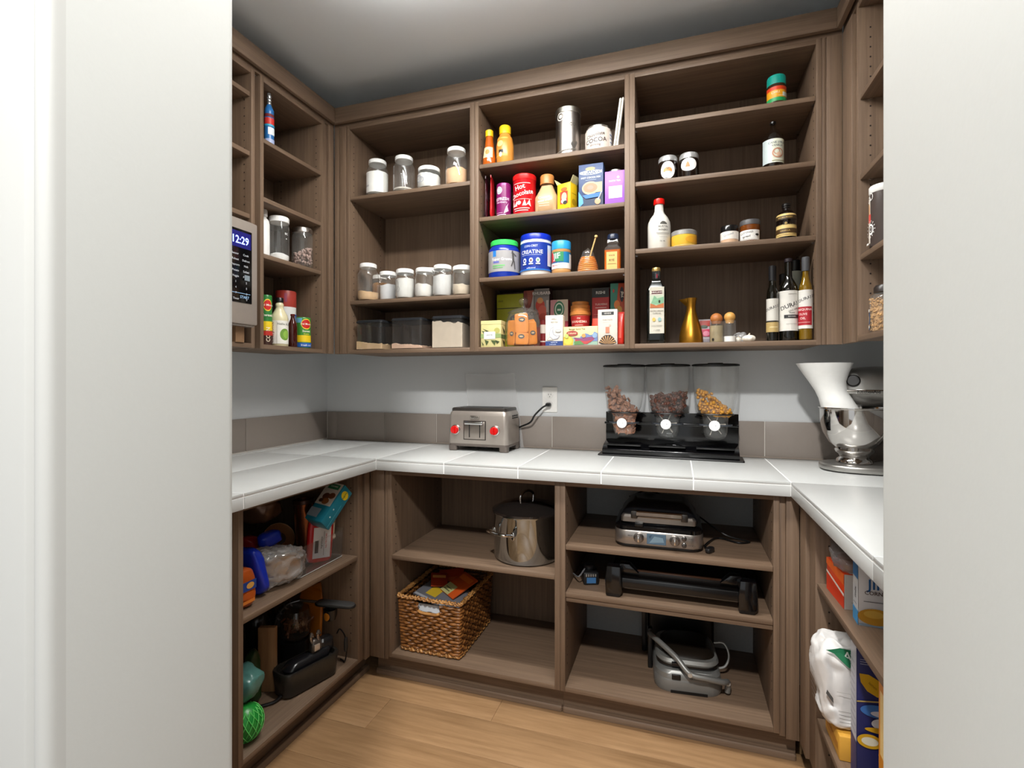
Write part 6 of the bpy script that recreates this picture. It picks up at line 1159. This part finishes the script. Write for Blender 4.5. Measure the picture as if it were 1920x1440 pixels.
def lemon(cx, cz, L_, a, col): return ('p', [(cx+L_*(t_*cos(a)-s_*sin(a)), cz+L_*(t_*sin(a)+s_*cos(a))*.27) for t_, s_ in ((-1, 0), (-.6, .35), (0, .5), (.6, .35), (1, 0), (.6, -.35), (0, -.5), (-.6, -.35))], col)
prints(t, flat(-d/2), w, h, [('r', -.5, .5, .93, 1, '2a3068'), ('r', -.2, .5, .95, .99, 'c9ccd8'), ('r', -.42, .4, .89, .894, 'a9aec8'), ('r', -.42, .4, .875, .879, 'a9aec8'), ('r', -.42, .1, .86, .864, 'a9aec8'), lemon(-.12, .72, .42, -.7, 'cfa41c'), lemon(.34, .78, .36, -.5, 'c99c1c'), ('t', 'lemon', -.12, .72, .025, '8a6a10', -40), ('p', [(-.5, .60), (.5, .64), (.5, .63), (-.5, .59)], 'b09a5c'), ('e', .42, .62, .1, .02, 'b8242c'), ('e', 0, .545, .42, .045, '3a6cb0'), ('e', .16, .53, .34, .022, 'c9cede'), ('e', .2, .46, .36, .045, 'c9ccd4'), ('e', .2, .46, .1, .02, '2a3a6a'), ('e', .1, .415, .42, .02, 'c89a1c'), ('e', -.2, .33, .3, .05, 'c89a1c'), ('e', -.2, .33, .2, .03, 'd8d4c0'), ('e', .3, .25, .3, .05, 'cfa41c')])
prints(t, sideL(-w/2), d, h, [('r', -.5, .5, .0, 1, 'b9bac4'), ('r', -.5, .5, .0, .3, '2a2f66')]+[('r', -.4, .4, .35+.05*k, .356+.05*k, '7a7c8a') for k in range(11)])
t = thing('baking_soda_box', 'yellow baking soda box with round red badge by the doorway', 'box', (.487, 1.318, zr0), radians(-4))
w, d, h = .105, .055, .362
box('box', -w/2, w/2, -d/2, d/2, 0, h, P('eda51c', .4), t, .0015)
prints(t, flat(-d/2), w, h, [('p', [(-.5, 1), (.5, 1), (.5, .80), (-.5, .93)], 'f2c23a'), ('e', .1, .55, .42, .125, 'e8d8cc'), ('o', .1, .55, .40, .118, 'c8201c'), ('e', .1, .55, .26, .08, 'c8281c'), ('p', [(-.05, .52), (.1, .60), (.3, .58), (.12, .50)], 'e8d4c4'), ('t', 'SODA', .1, .36, .06, 'c8201c'), ('p', [(-.5, .2), (.5, .3), (.5, .1), (-.5, 0)], 'd8d4d0')])
prints(t, sideL(-w/2), d, h, [('r', -.5, .5, 0, 1, 'd98a14'), ('r', -.3, .3, .4, .8, 'f0d08a')])
